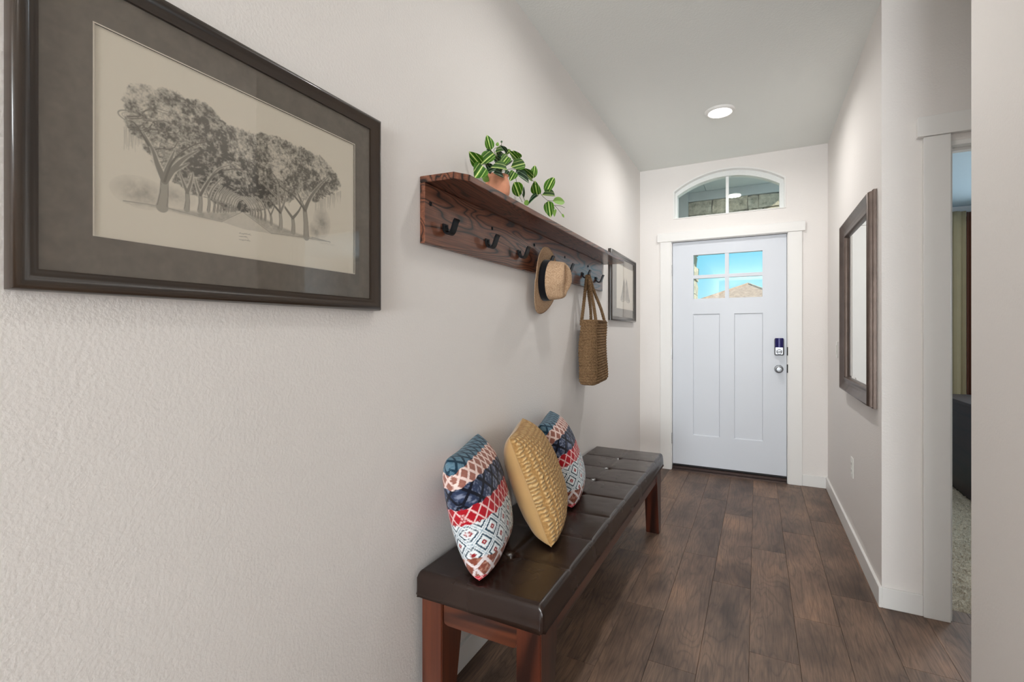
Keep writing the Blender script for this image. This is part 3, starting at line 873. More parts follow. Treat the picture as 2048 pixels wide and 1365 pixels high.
PW_, PH_ = 0.572, 0.350
def to_uv(px, py):
    """photo position of a drawn feature -> position on the sheet of paper"""
    x = XL + .012; tt = (px - 1024) / F_PX
    d = x / (-math.sin(YAW) + math.cos(YAW) * tt)
    return ((math.cos(YAW) + math.sin(YAW) * tt) * d - .386) / PW_, (CAM_Z + (YH - py) / F_PX * d - 1.412) / PH_
def oak_avenue():
    s = Sheet(620, 380, PW_, PH_); rng = np.random.default_rng(5)
    Q = lambda *l: [to_uv(*p) for p in l]
    can = Q((249, 192), (258, 172), (280, 166), (305, 172), (345, 178), (372, 198), (402, 200), (432, 222), (455, 250), (478, 256), (505, 268), (540, 266), (575, 282), (605, 296), (640, 312), (662, 330), (676, 350), (684, 374),
            (672, 386), (655, 392), (640, 402), (618, 405), (600, 395), (575, 405), (545, 415), (515, 425), (488, 424), (455, 422), (420, 400), (395, 392), (372, 378), (345, 362), (322, 350), (312, 340), (300, 310), (290, 292), (262, 262), (250, 238))
    msk = s.poly(can)
    n1 = fbm((s.h, s.w), 46, rng, 5, .62); n2 = fbm((s.h, s.w), 14, rng, 4, .7); n3 = fbm((s.h, s.w), 5, rng, 2, .8)
    soft = s.blur(msk, 6) + (n2 - .5) * 1.0 + (n3 - .5) * .35
    core = s.blur(msk, 22)
    cov = np.clip((soft - .40) * 3.2, 0, 1)
    tone = .40 + .8 * (n1 - .45) + 1.1 * (n2 - .5) + .6 * (n3 - .5)
    s.D = cov * np.clip(tone * (.5 + .85 * core), .12, .80)
    # vanishing centre is the darkest
    vp = to_uv(487, 425)
    rr = np.hypot((s.U - vp[0]) * s.asp, s.V - vp[1])
    s.D = np.clip(s.D + .35 * np.exp(-(rr / .22) ** 2) * cov, 0, .9)
    # arching boughs around the vanishing point
    for i in range(150):
        rad = .05 + .62 * rng.random() ** 1.3
        side = rng.choice((-1, 1)); a0 = rng.uniform(.0, .5); a1 = a0 + rng.uniform(.35, 1.1)
        pts = []
        for k in range(14):
            a = a0 + (a1 - a0) * k / 13; w = .012 * math.sin(k * 1.7 + i) + .01 * math.sin(k * .9 + 2 * i)
            pts.append((vp[0] + side * (rad + w) * math.cos(a) / s.asp * 1.25, vp[1] + (rad * .80 + w) * math.sin(a) * .95))
        pts = [q_ for q_ in pts if 0 < q_[0] < 1 and 0 < q_[1] < 1 and cov[int(q_[1] * (s.h - 1)), int(q_[0] * (s.w - 1))] > .35]
        if len(pts) > 3: s.path(pts, .4 + 2.3 * rad, .3, .55 + .25 * rng.random(), 1.2)
    # hanging strokes of moss inside the crown
    for i in range(900):
        u, v = rng.random(), rng.random()
        x, y = int(u * (s.w - 1)), int(v * (s.h - 1))
        if cov[y, x] > .6:
            l = rng.uniform(.01, .045)
            s.line((u, v), (u + rng.uniform(-.006, .006), v - l), .6, .2, rng.uniform(.35, .62), 1.2)
    for i in range(700):       # leafy highlights
        u, v = rng.random(), rng.random(); x, y = int(u * (s.w - 1)), int(v * (s.h - 1))
        if cov[y, x] > .5:
            s.line((u, v), (u + rng.uniform(-.012, .012), v + rng.uniform(-.008, .008)), 1.2, .6, rng.uniform(.2, .5), 1.5, 'erase')
    # ground, path
    gl = s.poly(Q((250, 401), (300, 408), (345, 416), (400, 424), (487, 423), (446, 443), (390, 432), (330, 418), (268, 406)))
    gr = s.poly(Q((487, 423), (525, 434), (560, 452), (600, 468), (660, 483), (640, 481), (596, 474), (545, 467)))
    g = s.blur(np.clip(gl + gr, 0, 1), 2) * (.38 + .5 * (n2 - .5))
    s.D = np.maximum(s.D, g)
    rd = s.poly(Q((487, 423), (445, 443), (490, 458), (545, 467)))
    s.D = s.D * (1 - rd) + rd * (.13 + .1 * n3)
    for l in (Q((250, 401), (300, 408), (330, 414)), Q((340, 416), (395, 431), (446, 443)), Q((487, 423), (545, 467)), Q((487, 423), (445, 443)), Q((545, 466), (600, 473), (660, 483)), Q((625, 474), (662, 484))):
        s.path(l, 1.1, .8, .55, 1.5)
    # trunks
    def trunk(base, w, fork, limbs, dark=.62):
        b, f = to_uv(*base), to_uv(*fork)
        cv = [[tuple(q_)[:2] for q_ in smoothpath([(*f, 0)] + [(*to_uv(*p), 0) for p in l], 5)] for l in limbs]
        for l in cv: s.path(l, w * .9 + 1.5, 2.0, .35, 3.0, 'erase')
        mid = ((b[0] + f[0]) / 2 + .002, (b[1] + f[1]) / 2)
        s.path([(b[0], b[1] - .004), (b[0] * .85 + mid[0] * .15, b[1] * .85 + mid[1] * .15), mid, f], w * 1.25, w * .8, dark - .14, 1.5)
        s.path([(b[0] - w * .9 / s.w, b[1]), (mid[0] - w * .75 / s.w, mid[1]), (f[0] - w * .7 / s.w, f[1])], .9, .7, dark + .12, 1.2)
        s.path([(b[0] + w * .9 / s.w, b[1]), (mid[0] + w * .75 / s.w, mid[1]), (f[0] + w * .7 / s.w, f[1])], .9, .7, dark + .1, 1.2)
        for l in cv: s.path(l, w * .72, .9, dark + .04, 1.4)
    # paler gaps between trunks
    for (a, b, r) in (((350, 400), (352, 385), 9), ((390, 405), (390, 397), 5), ((572, 440), (575, 425), 7), ((600, 450), (600, 430), 6), ((548, 430), (548, 425), 5), ((640, 430), (630, 415), 9), ((290, 350), (285, 380), 12)):
        s.line(to_uv(*a), to_uv(*b), r, r, .75, 6, 'erase')
    trunk((327, 411), 9.5, (332, 362), [((318, 330), (308, 300), (288, 262)), ((345, 345), (380, 326)), ((338, 335), (352, 300)), ((352, 335), (372, 316), (400, 300))], .62)
    trunk((376, 417), 5, (377, 385), [((369, 365), (362, 345)), ((385, 362), (388, 345))])
    trunk((402, 420), 4.5, (403, 390), [((396, 372), (392, 356)), ((414, 370), (436, 340), (462, 330))])
    trunk((419, 421), 3, (420, 394), [((414, 380),), ((428, 376), (446, 356))])
    for i, x in enumerate((430, 437, 443, 449, 454, 459, 464, 468, 472)):
        trunk((x, 422.5), 2.2 - .12 * i, (x + 1, 398 + i * 1.8), [((x + 6, 385 + i * 2), (x + 16, 372 + i * 3))], .66)
    trunk((614, 472), 8, (611, 420), [((602, 398), (594, 380)), ((622, 395), (640, 372), (660, 352))])
    trunk((588, 463), 5.5, (587, 436), [((574, 418), (560, 398), (520, 360)), ((600, 420), (608, 400))])
    trunk((563, 455), 5, (562, 425), [((560, 400), (556, 370)), ((570, 405), (575, 380))], .55)
    trunk((544, 447), 3, (543, 430), [((538, 418), (534, 408)), ((549, 416), (552, 404))])
    for i, x in enumerate((532, 524, 518, 512, 507, 503)):
        trunk((x, 440 - i * 2.2), 2.3 - .2 * i, (x - 1, 418 - i * .5), [((x - 8, 404), (x - 18, 394))], .66)
    # long boughs
    for l in (((562, 425), (535, 392), (505, 350), (470, 325)), ((611, 420), (590, 392), (565, 375), (545, 345), (500, 318)), ((332, 362), (350, 320), (390, 290), (440, 280)), ((403, 390), (430, 350), (470, 338), (520, 345)), ((300, 290), (275, 250), (262, 240))):
        pts = [to_uv(*p) for p in l]
        s.path([tuple(p)[:2] for p in smoothpath([(a, b, 0) for a, b in pts], 6)], 3.0, .9, .76, 1.5)
    # curled knot in the upper left crown
    cxy = to_uv(270, 236)
    for k, (ra, rb, dk) in enumerate(((.040, .028, .55), (.030, .018, .3), (.012, .014, .5))):
        s.path([(cxy[0] + ra * math.cos(a), cxy[1] + rb * math.sin(a)) for a in np.linspace(0, 2 * math.pi, 26)], 1.3, 1.0, dk, 1.6)
    # trailing moss below both ends
    for i in range(110):
        if i % 2: px, py = rng.uniform(250, 300), rng.uniform(245, 262)
        else: px = rng.uniform(632, 684); py = 405 - (px - 632) * .45
        p = to_uv(px, py); s.line(p, (p[0] + rng.uniform(-.004, .004), p[1] - rng.uniform(.03, .11)), .9, .3, rng.uniform(.2, .45), 1.6)
    # low shrubs at both sides
    for (c, rx, ry, dk) in (((285, 385), .06, .06, .35), ((355, 392), .045, .05, .25), ((645, 445), .035, .08, .5), ((632, 460), .025, .05, .4)):
        c = to_uv(*c); b = np.exp(-(((s.U - c[0]) / rx) ** 2 + ((s.V - c[1]) / ry) ** 2))
        s.D = np.maximum(s.D, np.clip(b * dk + (n2 - .5) * .6 * b, 0, .7) * (b > .15))
    # caption and signatures: tiny illegible lines of pencil script
    for j, (py, w) in enumerate(((466, 22), (472, 16), (478, 20))):
        x = 480.
        while x < 480 + w:
            a = to_uv(x, py + .13 * (x - 480)); s.line(a, (a[0] + .006, a[1] + rng.uniform(-.006, .006)), .5, .5, .45, .9); x += 1.6
    for x0, y0 in ((254, 405), (642, 485)):
        for k in range(14):
            a = to_uv(x0 + k * 2, y0 + k * .32); s.line(a, (a[0] + .006, a[1] + rng.uniform(-.008, .008)), .4, .4, .28, .9)
    pap = np.array(srgb(222, 213, 196)[:3]); ink = np.array(srgb(44, 40, 36)[:3])
    D = np.clip(s.D, 0, 1)[..., None]
    return pap * (1 - D) + ink * D + (n3[..., None] - .5) * .012
def old_boots():
    s = Sheet(280, 172, PW_, PH_); rng = np.random.default_rng(9)
    n2 = fbm((s.h, s.w), 10, rng, 4, .7); n1 = fbm((s.h, s.w), 30, rng, 4, .6)
    for sd in (-1, 1):
        c = .5
        X = lambda x: c + sd * x
        pts = [(X(.012), .22), (X(.015), .60), (X(.055), .71), (X(.10), .68), (X(.125), .60), (X(.16), .50), (X(.21), .36), (X(.265), .25), (X(.27), .20), (X(.20), .17), (X(.09), .18)]
        m = s.poly(pts)
        s.D = np.maximum(s.D, s.blur(m, 1) * np.clip(.52 + .55 * (n2 - .5) + .5 * (n1 - .5), .2, .8))
        so = s.poly([(X(.04), .225), (X(.14), .20), (X(.235), .205), (X(.20), .185), (X(.10), .19)])
        s.D *= (1 - s.blur(so, 1) * .8)
        s.path([(X(.01), .22), (X(.09), .178), (X(.20), .165), (X(.27), .20)], 1.0, .8, .6, 1.3)
        for k in range(9):
            s.line((X(.03), .30 + .04 * k), (X(.12), .27 + .045 * k), .8, .4, .75, 1.2)
        for k in range(4):
            s.line((X(.03 + .02 * k), .70), (X(.02 + .02 * k), .74 + .01 * (k % 2)), .8, .4, .6, 1.2)
    pap = np.array(srgb(214, 206, 192)[:3]); ink = np.array(srgb(30, 28, 26)[:3])
    D = np.clip(s.D, 0, 1)[..., None]
    return pap * (1 - D) + ink * D

def picture(yc, zc, w, h, sheet, label, yo=0.0, zo=0.0):
    r = empty('framed_picture', (XL, yc, zc), label=label, cat='picture')
    prof = [(0, .001), (0, .020), (.003, .027), (.009, .030), (.014, .028), (.018, .023), (.024, .021), (.029, .0175), (.033, .0165), (.033, .009), (.010, .009), (.010, .001)]
    auto_smooth(obj('frame', frame_mesh(w, h, prof), M['frame'], r), 50)
    # mat board with bevelled window
    bm = bmesh.new()
    ow, oh = w / 2 - .0335, h / 2 - .0335; iw, ih = PW_ / 2, PH_ / 2
    O = [(-ow, -oh), (ow, -oh), (ow, oh), (-ow, oh)]; I = [(-iw + yo, -ih + zo), (iw + yo, -ih + zo), (iw + yo, ih + zo), (-iw + yo, ih + zo)]
    A = [bm.verts.new((.0115, *p)) for p in O]; B = [bm.verts.new((.0115, *p)) for p in I]; C2 = [bm.verts.new((.0095, *p)) for p in O]; D2 = [bm.verts.new((.0095, *p)) for p in I]
    for i in range(4):
        j = (i + 1) % 4
        bm.faces.new((A[i], A[j], B[j], B[i])); bm.faces.new((C2[i], C2[j], D2[j], D2[i])); bm.faces.new((A[i], A[j], C2[j], C2[i])); bm.faces.new((B[i], B[j], D2[j], D2[i]))
    mb = obj('mat_board', bm, M['matboard'], r)
    bm = bmesh.new()
    k = .0022
    E1 = [bm.verts.new((.0117, p[0] + (k if p[0] < yo else -k) * -1, p[1] + (k if p[1] < zo else -k) * -1)) for p in I]
    E2 = [bm.verts.new((.0097, *p)) for p in I]; E3 = [bm.verts.new((.0117, p[0], p[1])) for p in I]
    for i in range(4):
        j = (i + 1) % 4
        bm.faces.new((E1[i], E1[j], E3[j], E3[i])); bm.faces.new((E3[i], E3[j], E2[j], E2[i]))
    obj('mat_bevel', bm, M['mat_core'], mb)
    hh, ww = sheet.shape[:2]
    V = np.zeros((ww, hh, 3)); V[..., 0] = .0090
    V[..., 1] = np.linspace(-iw - .001 + yo, iw + .001 + yo, ww)[:, None]; V[..., 2] = np.linspace(-ih - .001 + zo, ih + .001 + zo, hh)[None, :]
    obj('drawing', grid_mesh('drawing', V, col=sheet.transpose(1, 0, 2)), M['paper'], r)
    obj('backing', newbox(.0015, .0085, -ow, ow, -oh, oh), M['matboard'], r)
    obj('glass', newbox(.0135, .0155, -ow, ow, -oh, oh), M['pglass'], r)
    return r
picture(.665, 1.586, .765, .545, oak_avenue(), 'large framed pencil drawing of an oak-lined avenue, nearest the camera', .386 + PW_ / 2 - .665, 1.412 + PH_ / 2 - 1.586)
picture(3.885, 1.615, .80, .535, old_boots(), 'framed drawing hung near the door beyond the shelf end', .085, .01)

# ================================================================== SHELF WITH HOOKS
SY0, SY1 = 1.255, 3.27
sh = empty('wall_shelf', (XL, 2.26, 1.545), label='long dark oak wall shelf with black coat hooks', cat='shelf')
o3 = lambda y, z=0: (y - 2.26, z - 1.545)
obj('back_panel', newbox(.0005, .021, SY0 - 2.26, SY1 - 2.26, 0, .198, bev=.0015, seg=1), M['oak'], sh)
bm = bmesh.new()
pts = [(.0005, SY0 - 2.26), (.125, SY0 + .012 - 2.26), (.156, SY0 + .062 - 2.26), (.156, 3.33 - 2.26), (.145, 3.368 - 2.26), (.0005, 3.368 - 2.26)]
prism(bm, pts, 'z', .1985, .220, .0015)
obj('shelf_board', bm, M['oak'], sh)
HOOKY = [1.365, 1.655, 1.945, 2.235, 2.53, 2.835, 3.115]
hk_path = smoothpath([(.0215, 0, .022), (.0225, 0, .008), (.027, 0, -.006), (.040, 0, -.014), (.052, 0, -.008), (.060, 0, .010), (.066, 0, .026), (.072, 0, .034)], 4)
bmh = tube(bmesh.new(), [(p.x + .0025, p.y, p.z) for p in hk_path], .01, 4, flat=(.0022, .011, (0.0, 0.0, 1.0)))
# strap: width runs along the wall, thickness follows the bend
bmh.free()
bmh = bmesh.new()
prev = None
n = len(hk_path)
rings = []
for i, p in enumerate(hk_path):
    d = (hk_path[min(i + 1, n - 1)] - hk_path[max(i - 1, 0)]).normalized()
    nrm = Vector((-d.z, 0, d.x)) * .0034
    c = Vector((p.x + .0026, 0, p.z))
    rings.append([bmh.verts.new(c + nrm + Vector((0, -.0140, 0))), bmh.verts.new(c + nrm + Vector((0, .0140, 0))), bmh.verts.new(c - nrm + Vector((0, .0140, 0))), bmh.verts.new(c - nrm + Vector((0, -.0140, 0)))])
for A, B in zip(rings[:-1], rings[1:]):
    for k in range(4): bmh.faces.new((A[k], A[(k + 1) % 4], B[(k + 1) % 4], B[k]))
bmh.faces.new(rings[0]); bmh.faces.new(list(reversed(rings[-1])))
hook0 = scr0 = None
for i, y in enumerate(HOOKY):
    if i == 0:
        hook0 = obj('hook', bmh, M['black_iron'], sh, loc=(0, y - 2.26, .060)); auto_smooth(hook0, 40)
        scr0 = obj('screw', lathe(bmesh.new(), [(.0050, .0282), (.0050, .0298), (.002, .0312)], (0, 0, .012), 'x', 12), M['black_iron'], hook0, smooth=True)
    else:
        h = hook0.copy(); COL.objects.link(h); h.parent = sh; h.location = (0, y - 2.26, .060)
        sc = scr0.copy(); COL.objects.link(sc); sc.parent = h
me0 = None
for y in (1.285, 1.70, 2.115, 2.53, 2.945):
    if me0 is None:
        b0 = obj('bolt_cap', lathe(bmesh.new(), [(.0075, .0212), (.0075, .0225), (.005, .0245), (.001, .025)], (0, 0, 0), 'x', 14), M['black_iron'], sh, loc=(0, y - 2.26, .134), smooth=True); me0 = b0.data
    else:
        obj('bolt_cap', me0, None, sh, loc=(0, y - 2.26, .134))

# ================================================================== POTTED PLANT ON THE SHELF
PX, PY_, PZ = -.905, 1.635, 1.7655
pl = empty('potted_plant', (PX, PY_, PZ), label='small trailing variegated plant in a terracotta pot on the shelf', cat='potted plant')
M['terra'] = mat_plain('terracotta', (226, 156, 122), .7, nscale=35, var=.14, bump=.15)
bm = lathe(bmesh.new(), [(.030, 0), (.040, .004), (.049, .030), (.050, .055), (.046, .078), (.041, .090), (.042, .097), (.044, .100), (.040, .101), (.036, .092), (.034, .080), (.004, .078)], (0, 0, 0), 'z', 16,
           wob=lambda a, h: 1 + (.05 if h > .09 else .025) * math.sin(3 * a + .5) * (h / .1))
obj('pot', bm, M['terra'], pl, smooth=True)
obj('soil', lathe(bmesh.new(), [(.034, .079), (.033, .085), (.002, .087)], (0, 0, 0), 'z', 16), mat_plain('potting_moss', (52, 46, 30), .95, nscale=120, var=.4, bump=.6), pl)
def leaf_mat(name, dark, mid, stripe):
    t = NT(name)
    sx = t.n('SeparateXYZ', {0: t.n('TexCoord').outputs['Generated']})
    x = t.math('ABSOLUTE', t.math('SUBTRACT', sx.outputs[0], .5))
    nz_ = t.noise(t.coords((1, .15, 1), which='Generated'), 14, 2)
    xs = t.math('ADD', x, t.math('MULTIPLY', t.math('SUBTRACT', nz_, .5), .05))
    c = t.ramp(xs, [(0.0, stripe), (.018, stripe), (.045, mid), (.13, dark), (.24, dark), (.262, stripe), (.285, mid), (.34, dark), (.44, mid)])
    t.set(color=c, rough=.55, spec=.25); t.bump(nz_, .2, .002)
    return t.m
M['leaf'] = leaf_mat('variegated_leaf', srgb(46, 92, 12), srgb(82, 132, 26), srgb(222, 234, 150))
M['leaf_dark'] = leaf_mat('dark_variegated_leaf', srgb(26, 58, 30), srgb(44, 84, 44), srgb(170, 196, 160))
M['leaf_pale'] = leaf_mat('young_leaf', srgb(140, 186, 84), srgb(160, 200, 104), srgb(130, 170, 76))
def leaf_mesh(name, mat, fold=.25, curl=.12):
    nu, nv = 9, 10
    V = np.zeros((nu, nv, 3))
    for j in range(nv):
        tt = j / (nv - 1); w = .5 * (math.sin(math.pi * tt ** .72) ** .8) if 0 < tt < 1 else .004
        for i in range(nu):
            s_ = (i / (nu - 1)) * 2 - 1
            V[i, j] = (s_ * w, tt, fold * abs(s_) * w - curl * (tt - .4) ** 2)
    me = grid_mesh(name, V); me.materials.append(mat); return me
LM = {'g': leaf_mesh('leaf', M['leaf']), 'd': leaf_mesh('leaf_dark', M['leaf_dark']), 'p': leaf_mesh('leaf_pale', M['leaf_pale'], .1)}
def ray_at(px, py, X):
    tt = (px - 1024) / F_PX; d = X / (-math.sin(YAW) + math.cos(YAW) * tt)
    return Vector((X, (math.cos(YAW) + math.sin(YAW) * tt) * d, CAM_Z + (YH - py) / F_PX * d))
def zp(a, b): return 900 + a * .14656, 250 + b * .14656
ORG = Vector((PX, PY_, PZ))
leaves = [  # base, tip (on the plant's own front elevation), width, depth offset towards the room, kind
 (555, 345, 508, 155, 92, .00, 'g'), (412, 545, 278, 386, 120, .02, 'g'), (428, 532, 592, 388, 120, .015, 'g'), (450, 556, 350, 708, 150, .03, 'g'),
 (440, 690, 530, 760, 80, -.01, 'p'), (785, 610, 596, 572, 115, .045, 'g'), (792, 428, 690, 556, 95, .03, 'g'), (618, 372, 775, 342, 62, .0, 'g'),
 (775, 402, 690, 290, 55, .01, 'd'), (760, 410, 818, 335, 50, .0, 'g'), (932, 492, 818, 368, 85, .02, 'g'), (940, 470, 868, 364, 100, -.01, 'g'),
 (836, 575, 1018, 525, 118, .035, 'g'), (572, 645, 492, 535, 90, .01, 'd'), (596, 655, 728, 700, 85, .045, 'd'), (884, 640, 822, 752, 88, .04, 'g'),
 (1128, 745, 966, 606, 100, .03, 'g'), (1138, 728, 1156, 564, 84, .02, 'g'), (914, 672, 1076, 776, 125, .045, 'd'), (876, 782, 946, 965, 128, .05, 'g'),
 (1192, 958, 1160, 782, 122, .03, 'g'), (1308, 938, 1410, 724, 118, .03, 'g'), (1260, 955, 1432, 962, 95, .035, 'g'), (1206, 962, 1074, 1076, 56, .03, 'd'),
 (1342, 1038, 1370, 1244, 124, .035, 'g'), (1408, 1035, 1564, 1050, 98, .035, 'p'), (1436, 1152, 1424, 1242, 46, .035, 'p'), (1526, 1218, 1556, 1262, 34, .04, 'p'),
 (645, 292, 650, 238, 34, .0, 'p'), (702, 246, 706, 214, 20, .0, 'd'), (1022, 1034, 1064, 1094, 58, .03, 'p'), (1002, 1000, 1006, 852, 24, .03, 'd'),
 (680, 520, 600, 440, 90, .0, 'd'), (640, 600, 520, 640, 70, .02, 'd'), (760, 560, 830, 480, 80, .0, 'd'), (900, 650, 1000, 600, 80, .01, 'd'), (560, 430, 505, 340, 60, -.01, 'd'),
 (700, 640, 640, 560, 90, .0, 'd'), (820, 640, 760, 720, 80, .02, 'd'), (980, 640, 920, 560, 70, .0, 'g'), (640, 420, 720, 380, 80, -.01, 'd'), (700, 470, 640, 400, 80, -.015, 'g')]
for (a, b, c, d, w, off, kd) in leaves:
    B = ray_at(*zp(a, b), PX + off) - ORG; T = ray_at(*zp(c, d), PX + off + random.uniform(-.004, .012)) - ORG
    T = B + (T - B) * 1.10; ax = T - B; Ln = ax.length; ax.normalize()
    view = (Vector((0, 0, CAM_Z)) - (B + ORG)).normalized()
    zz = (view + Vector((random.uniform(-.35, .35), random.uniform(-.35, .35), .35 + random.uniform(-.2, .2)))); zz = (zz - ax * zz.dot(ax)).normalized()
    xx = ax.cross(zz)
    wm = w * .14656 / F_PX * 1.95 * 1.34
    m4 = Matrix(((xx.x * wm, ax.x * Ln, zz.x * Ln, B.x), (xx.y * wm, ax.y * Ln, zz.y * Ln, B.y), (xx.z * wm, ax.z * Ln, zz.z * Ln, B.z), (0, 0, 0, 1)))
    o = obj('leaf', LM[kd], None, pl); o.matrix_local = m4
M['stem'] = mat_plain('plant_stem', (104, 112, 66), .6, nscale=90, var=.2)
stems = [[(690, 640), (840, 600), (980, 640), (1130, 760), (1235, 938), (1330, 1032), (1425, 1100), (1480, 1160), (1540, 1238)], [(1425, 1100), (1500, 1105), (1566, 1130)], [(1330, 1032), (1410, 1040)],
 [(1405, 1095), (1436, 1155)], [(880, 640), (945, 958), (965, 1010), (985, 1052)], [(965, 890), (990, 960), (1024, 1038)], [(690, 660), (640, 450), (560, 350), (540, 300)], [(640, 430), (600, 335), (690, 290), (705, 235)],
 [(690, 660), (560, 560), (430, 540)], [(700, 650), (760, 520), (930, 480)], [(690, 640), (800, 500), (780, 410)]]
for st in stems:
    pts = [ray_at(*zp(*q_), PX + .005 + .03 * min(1, i / 3)) - ORG for i, q_ in enumerate(st)]
    obj('stem', tube(bmesh.new(), smoothpath(pts, 5), .0011, 6), M['stem'], pl, smooth=True)
cr = ORG + Vector((0, 0, .085))
for a, b in ((-.014, .008), (.012, -.01), (.004, .014)):
    obj('stem', tube(bmesh.new(), smoothpath([(a, b, .083), (a * 1.2, b * 1.4, .11), (a * .5 + .01, b * 2, .15)], 4), .0014, 6), M['stem'], pl, smooth=True)

# ================================================================== HAT
t = NT('straw_weave'); v = t.coords()
wv1 = t.n('TexWave', {'Vector': v, 'Scale': 150.0, 'Distortion': .6}, bands_direction='Z').outputs['Fac']
wv2 = t.n('TexWave', {'Vector': v, 'Scale': 150.0, 'Distortion': .6}, bands_direction='Y').outputs['Fac']
ns = t.noise(v, 260, 3, .7)
t.set(color=t.ramp(ns, [(.30, srgb(146, 112, 84)), (.5, srgb(194, 160, 128)), (.72, srgb(222, 194, 162))]), rough=.85, spec=.2)
t.bump(t.math('ADD', t.math('MULTIPLY', wv1, wv2), ns), .5, .0015)
M['straw'] = t.m
HXc, HYc, HZc = -.938, 2.185, 1.512
hat = empty('straw_hat', (HXc, HYc, HZc), (0, math.radians(3), 0), label='tan straw fedora with black band hanging on a shelf hook', cat='hat')
nth = 72
th = np.linspace(0, 2 * np.pi, nth, endpoint=False)
ry, rz = .083, .100     # crown base half sizes
# crown: wall then creased top
prof = [(1.00, .000), (.985, .012), (.97, .030), (.945, .055), (.915, .080), (.88, .100), (.83, .112), (.76, .1195), (.64, .1235), (.50, .125), (.36, .1255), (.22, .1255), (.10, .1255), (.01, .1255)]
V = np.zeros((nth, len(prof), 3))
for j, (k, hgt) in enumerate(prof):
    y = ry * k * np.sign(np.cos(th)) * np.abs(np.cos(th)) ** .95; z = rz * k * np.sin(th)
    topw = np.clip((hgt - .05) / .07, 0, 1)
    # teardrop crease along z and side pinches towards the front (lower) end
    dent = .034 * np.exp(-((y - .0) / .030) ** 2) * np.clip(1 - (np.abs(z - .01) / .082) ** 3, 0, 1) * topw ** 1.5
    pinch = .022 * np.exp(-((z + .055) / .030) ** 2) * np.sign(y) * np.clip(np.abs(y) / .05, 0, 1) * topw
    V[:, j, 0] = hgt - dent - .012 * topw * np.clip(-z / rz, 0, 1)
    V[:, j, 1] = y - pinch; V[:, j, 2] = z
cr_o = obj('crown', grid_mesh('crown', V, closed_u=True), M['straw'], hat)
md = cr_o.modifiers.new('thick', 'SOLIDIFY'); md.thickness = .002; md.offset = -1
bp = np.linspace(0, 1, 9)
V = np.zeros((nth, 9, 3))
for j, k in enumerate(bp):
    V[:, j, 1] = (ry + (.143 - ry) * k) * np.cos(th); V[:, j, 2] = (rz + (.166 - rz) * k) * np.sin(th)
    V[:, j, 0] = -.001 + .012 * k ** 2 * (np.cos(th) ** 2) * 1.0 - .020 * k ** 2 * np.sin(th) ** 2 * (np.sin(th) < 0) + .004 * k ** 2 * (np.sin(th) > 0)
br_o = obj('brim', grid_mesh('brim', V, closed_u=True), M['straw'], hat)
md = br_o.modifiers.new('thick', 'SOLIDIFY'); md.thickness = .0025
V = np.zeros((nth, 4, 3))
for j, (k, hgt) in enumerate(((1.02, .001), (1.02, .010), (.99, .034), (.97, .0345))):
    V[:, j, 0] = hgt; V[:, j, 1] = ry * k * np.sign(np.cos(th)) * np.abs(np.cos(th)) ** .95; V[:, j, 2] = rz * k * np.sin(th)
hb = obj('hat_band', grid_mesh('hat_band', V, closed_u=True), mk_cloth('black_grosgrain', (18, 17, 22), 400, .3), hat)

# ================================================================== TOTE BAG
t = NT('braided_jute'); v = t.coords()
ns = t.noise(v, 190, 4, .7); sx = t.n('SeparateXYZ', {0: v})
row = t.math('SINE', t.math('MULTIPLY', sx.outputs[2], 2 * math.pi / .0165))
dg = t.math('SINE', t.math('ADD', t.math('MULTIPLY', t.math('ADD', sx.outputs[0], sx.outputs[1]), 420.0), t.math('MULTIPLY', sx.outputs[2], 300.0)))
c = t.ramp(ns, [(.28, srgb(74, 54, 36)), (.5, srgb(128, 100, 72)), (.74, srgb(170, 140, 106))])
t.set(color=c, rough=.9, spec=.15)
t.bump(t.math('ADD', t.math('MULTIPLY', dg, .35), ns), .8, .003)
M['jute'] = t.m
BGX, BGY, BZ0, BZ1 = -.897, 2.85, .945, 1.322
bag = empty('tote_bag', (BGX, BGY, BZ0), label='woven brown jute tote bag hanging from a shelf hook', cat='bag')
nth, nzr = 200, 200
th = np.linspace(0, 2 * np.pi, nth, endpoint=False); zz = np.linspace(0, BZ1 - BZ0, nzr)
V = np.zeros((nth, nzr, 3)); H_ = BZ1 - BZ0
for j, z in enumerate(zz):
    f = z / H_
    hx = .058 * (1.05 - .12 * f) ; hy = .140 * (1.02 - .10 * f ** 2) * (1 - .10 * (1 - f) ** 3)
    rb = min(1, (z / .035)); sq = (1 - (1 - rb) ** 2) ** .5 if rb < 1 else 1
    hx *= .55 + .45 * sq; hy *= .80 + .20 * sq
    rowb = .0050 * np.abs(np.sin(np.pi * z / .0165)) ** .7 - .003
    lump = .0022 * np.sin(th * 40 + (z // .0165) * 1.3) + .003 * np.sin(th * 3 + z * 14) + .002 * np.sin(th * 5 - z * 22)
    c_, s_ = np.cos(th), np.sin(th); e_ = .45
    V[:, j, 0] = (hx + rowb + lump) * np.sign(c_) * np.abs(c_) ** e_ * (1 if True else 0)
    V[:, j, 1] = (hy + rowb + lump) * np.sign(s_) * np.abs(s_) ** e_ * 1.0
    V[:, j, 2] = z + .012 * (V[:, j, 1] / .14) * f * 0
    V[:, j, 2] += .010 * (1 - f) * np.sin(V[:, j, 1] * 9)
bd = obj('body', grid_mesh('body', V, closed_u=True), M['jute'], bag)
bm = bmesh.new(); bm.from_mesh(bd.data)
bmesh.ops.holes_fill(bm, edges=[e_ for e_ in bm.edges if len(e_.link_faces) == 1 and e_.verts[0].co.z < .1], sides=0)
bm.to_mesh(bd.data); bm.free()
md = bd.modifiers.new('thick', 'SOLIDIFY'); md.thickness = .006; md.offset = -1
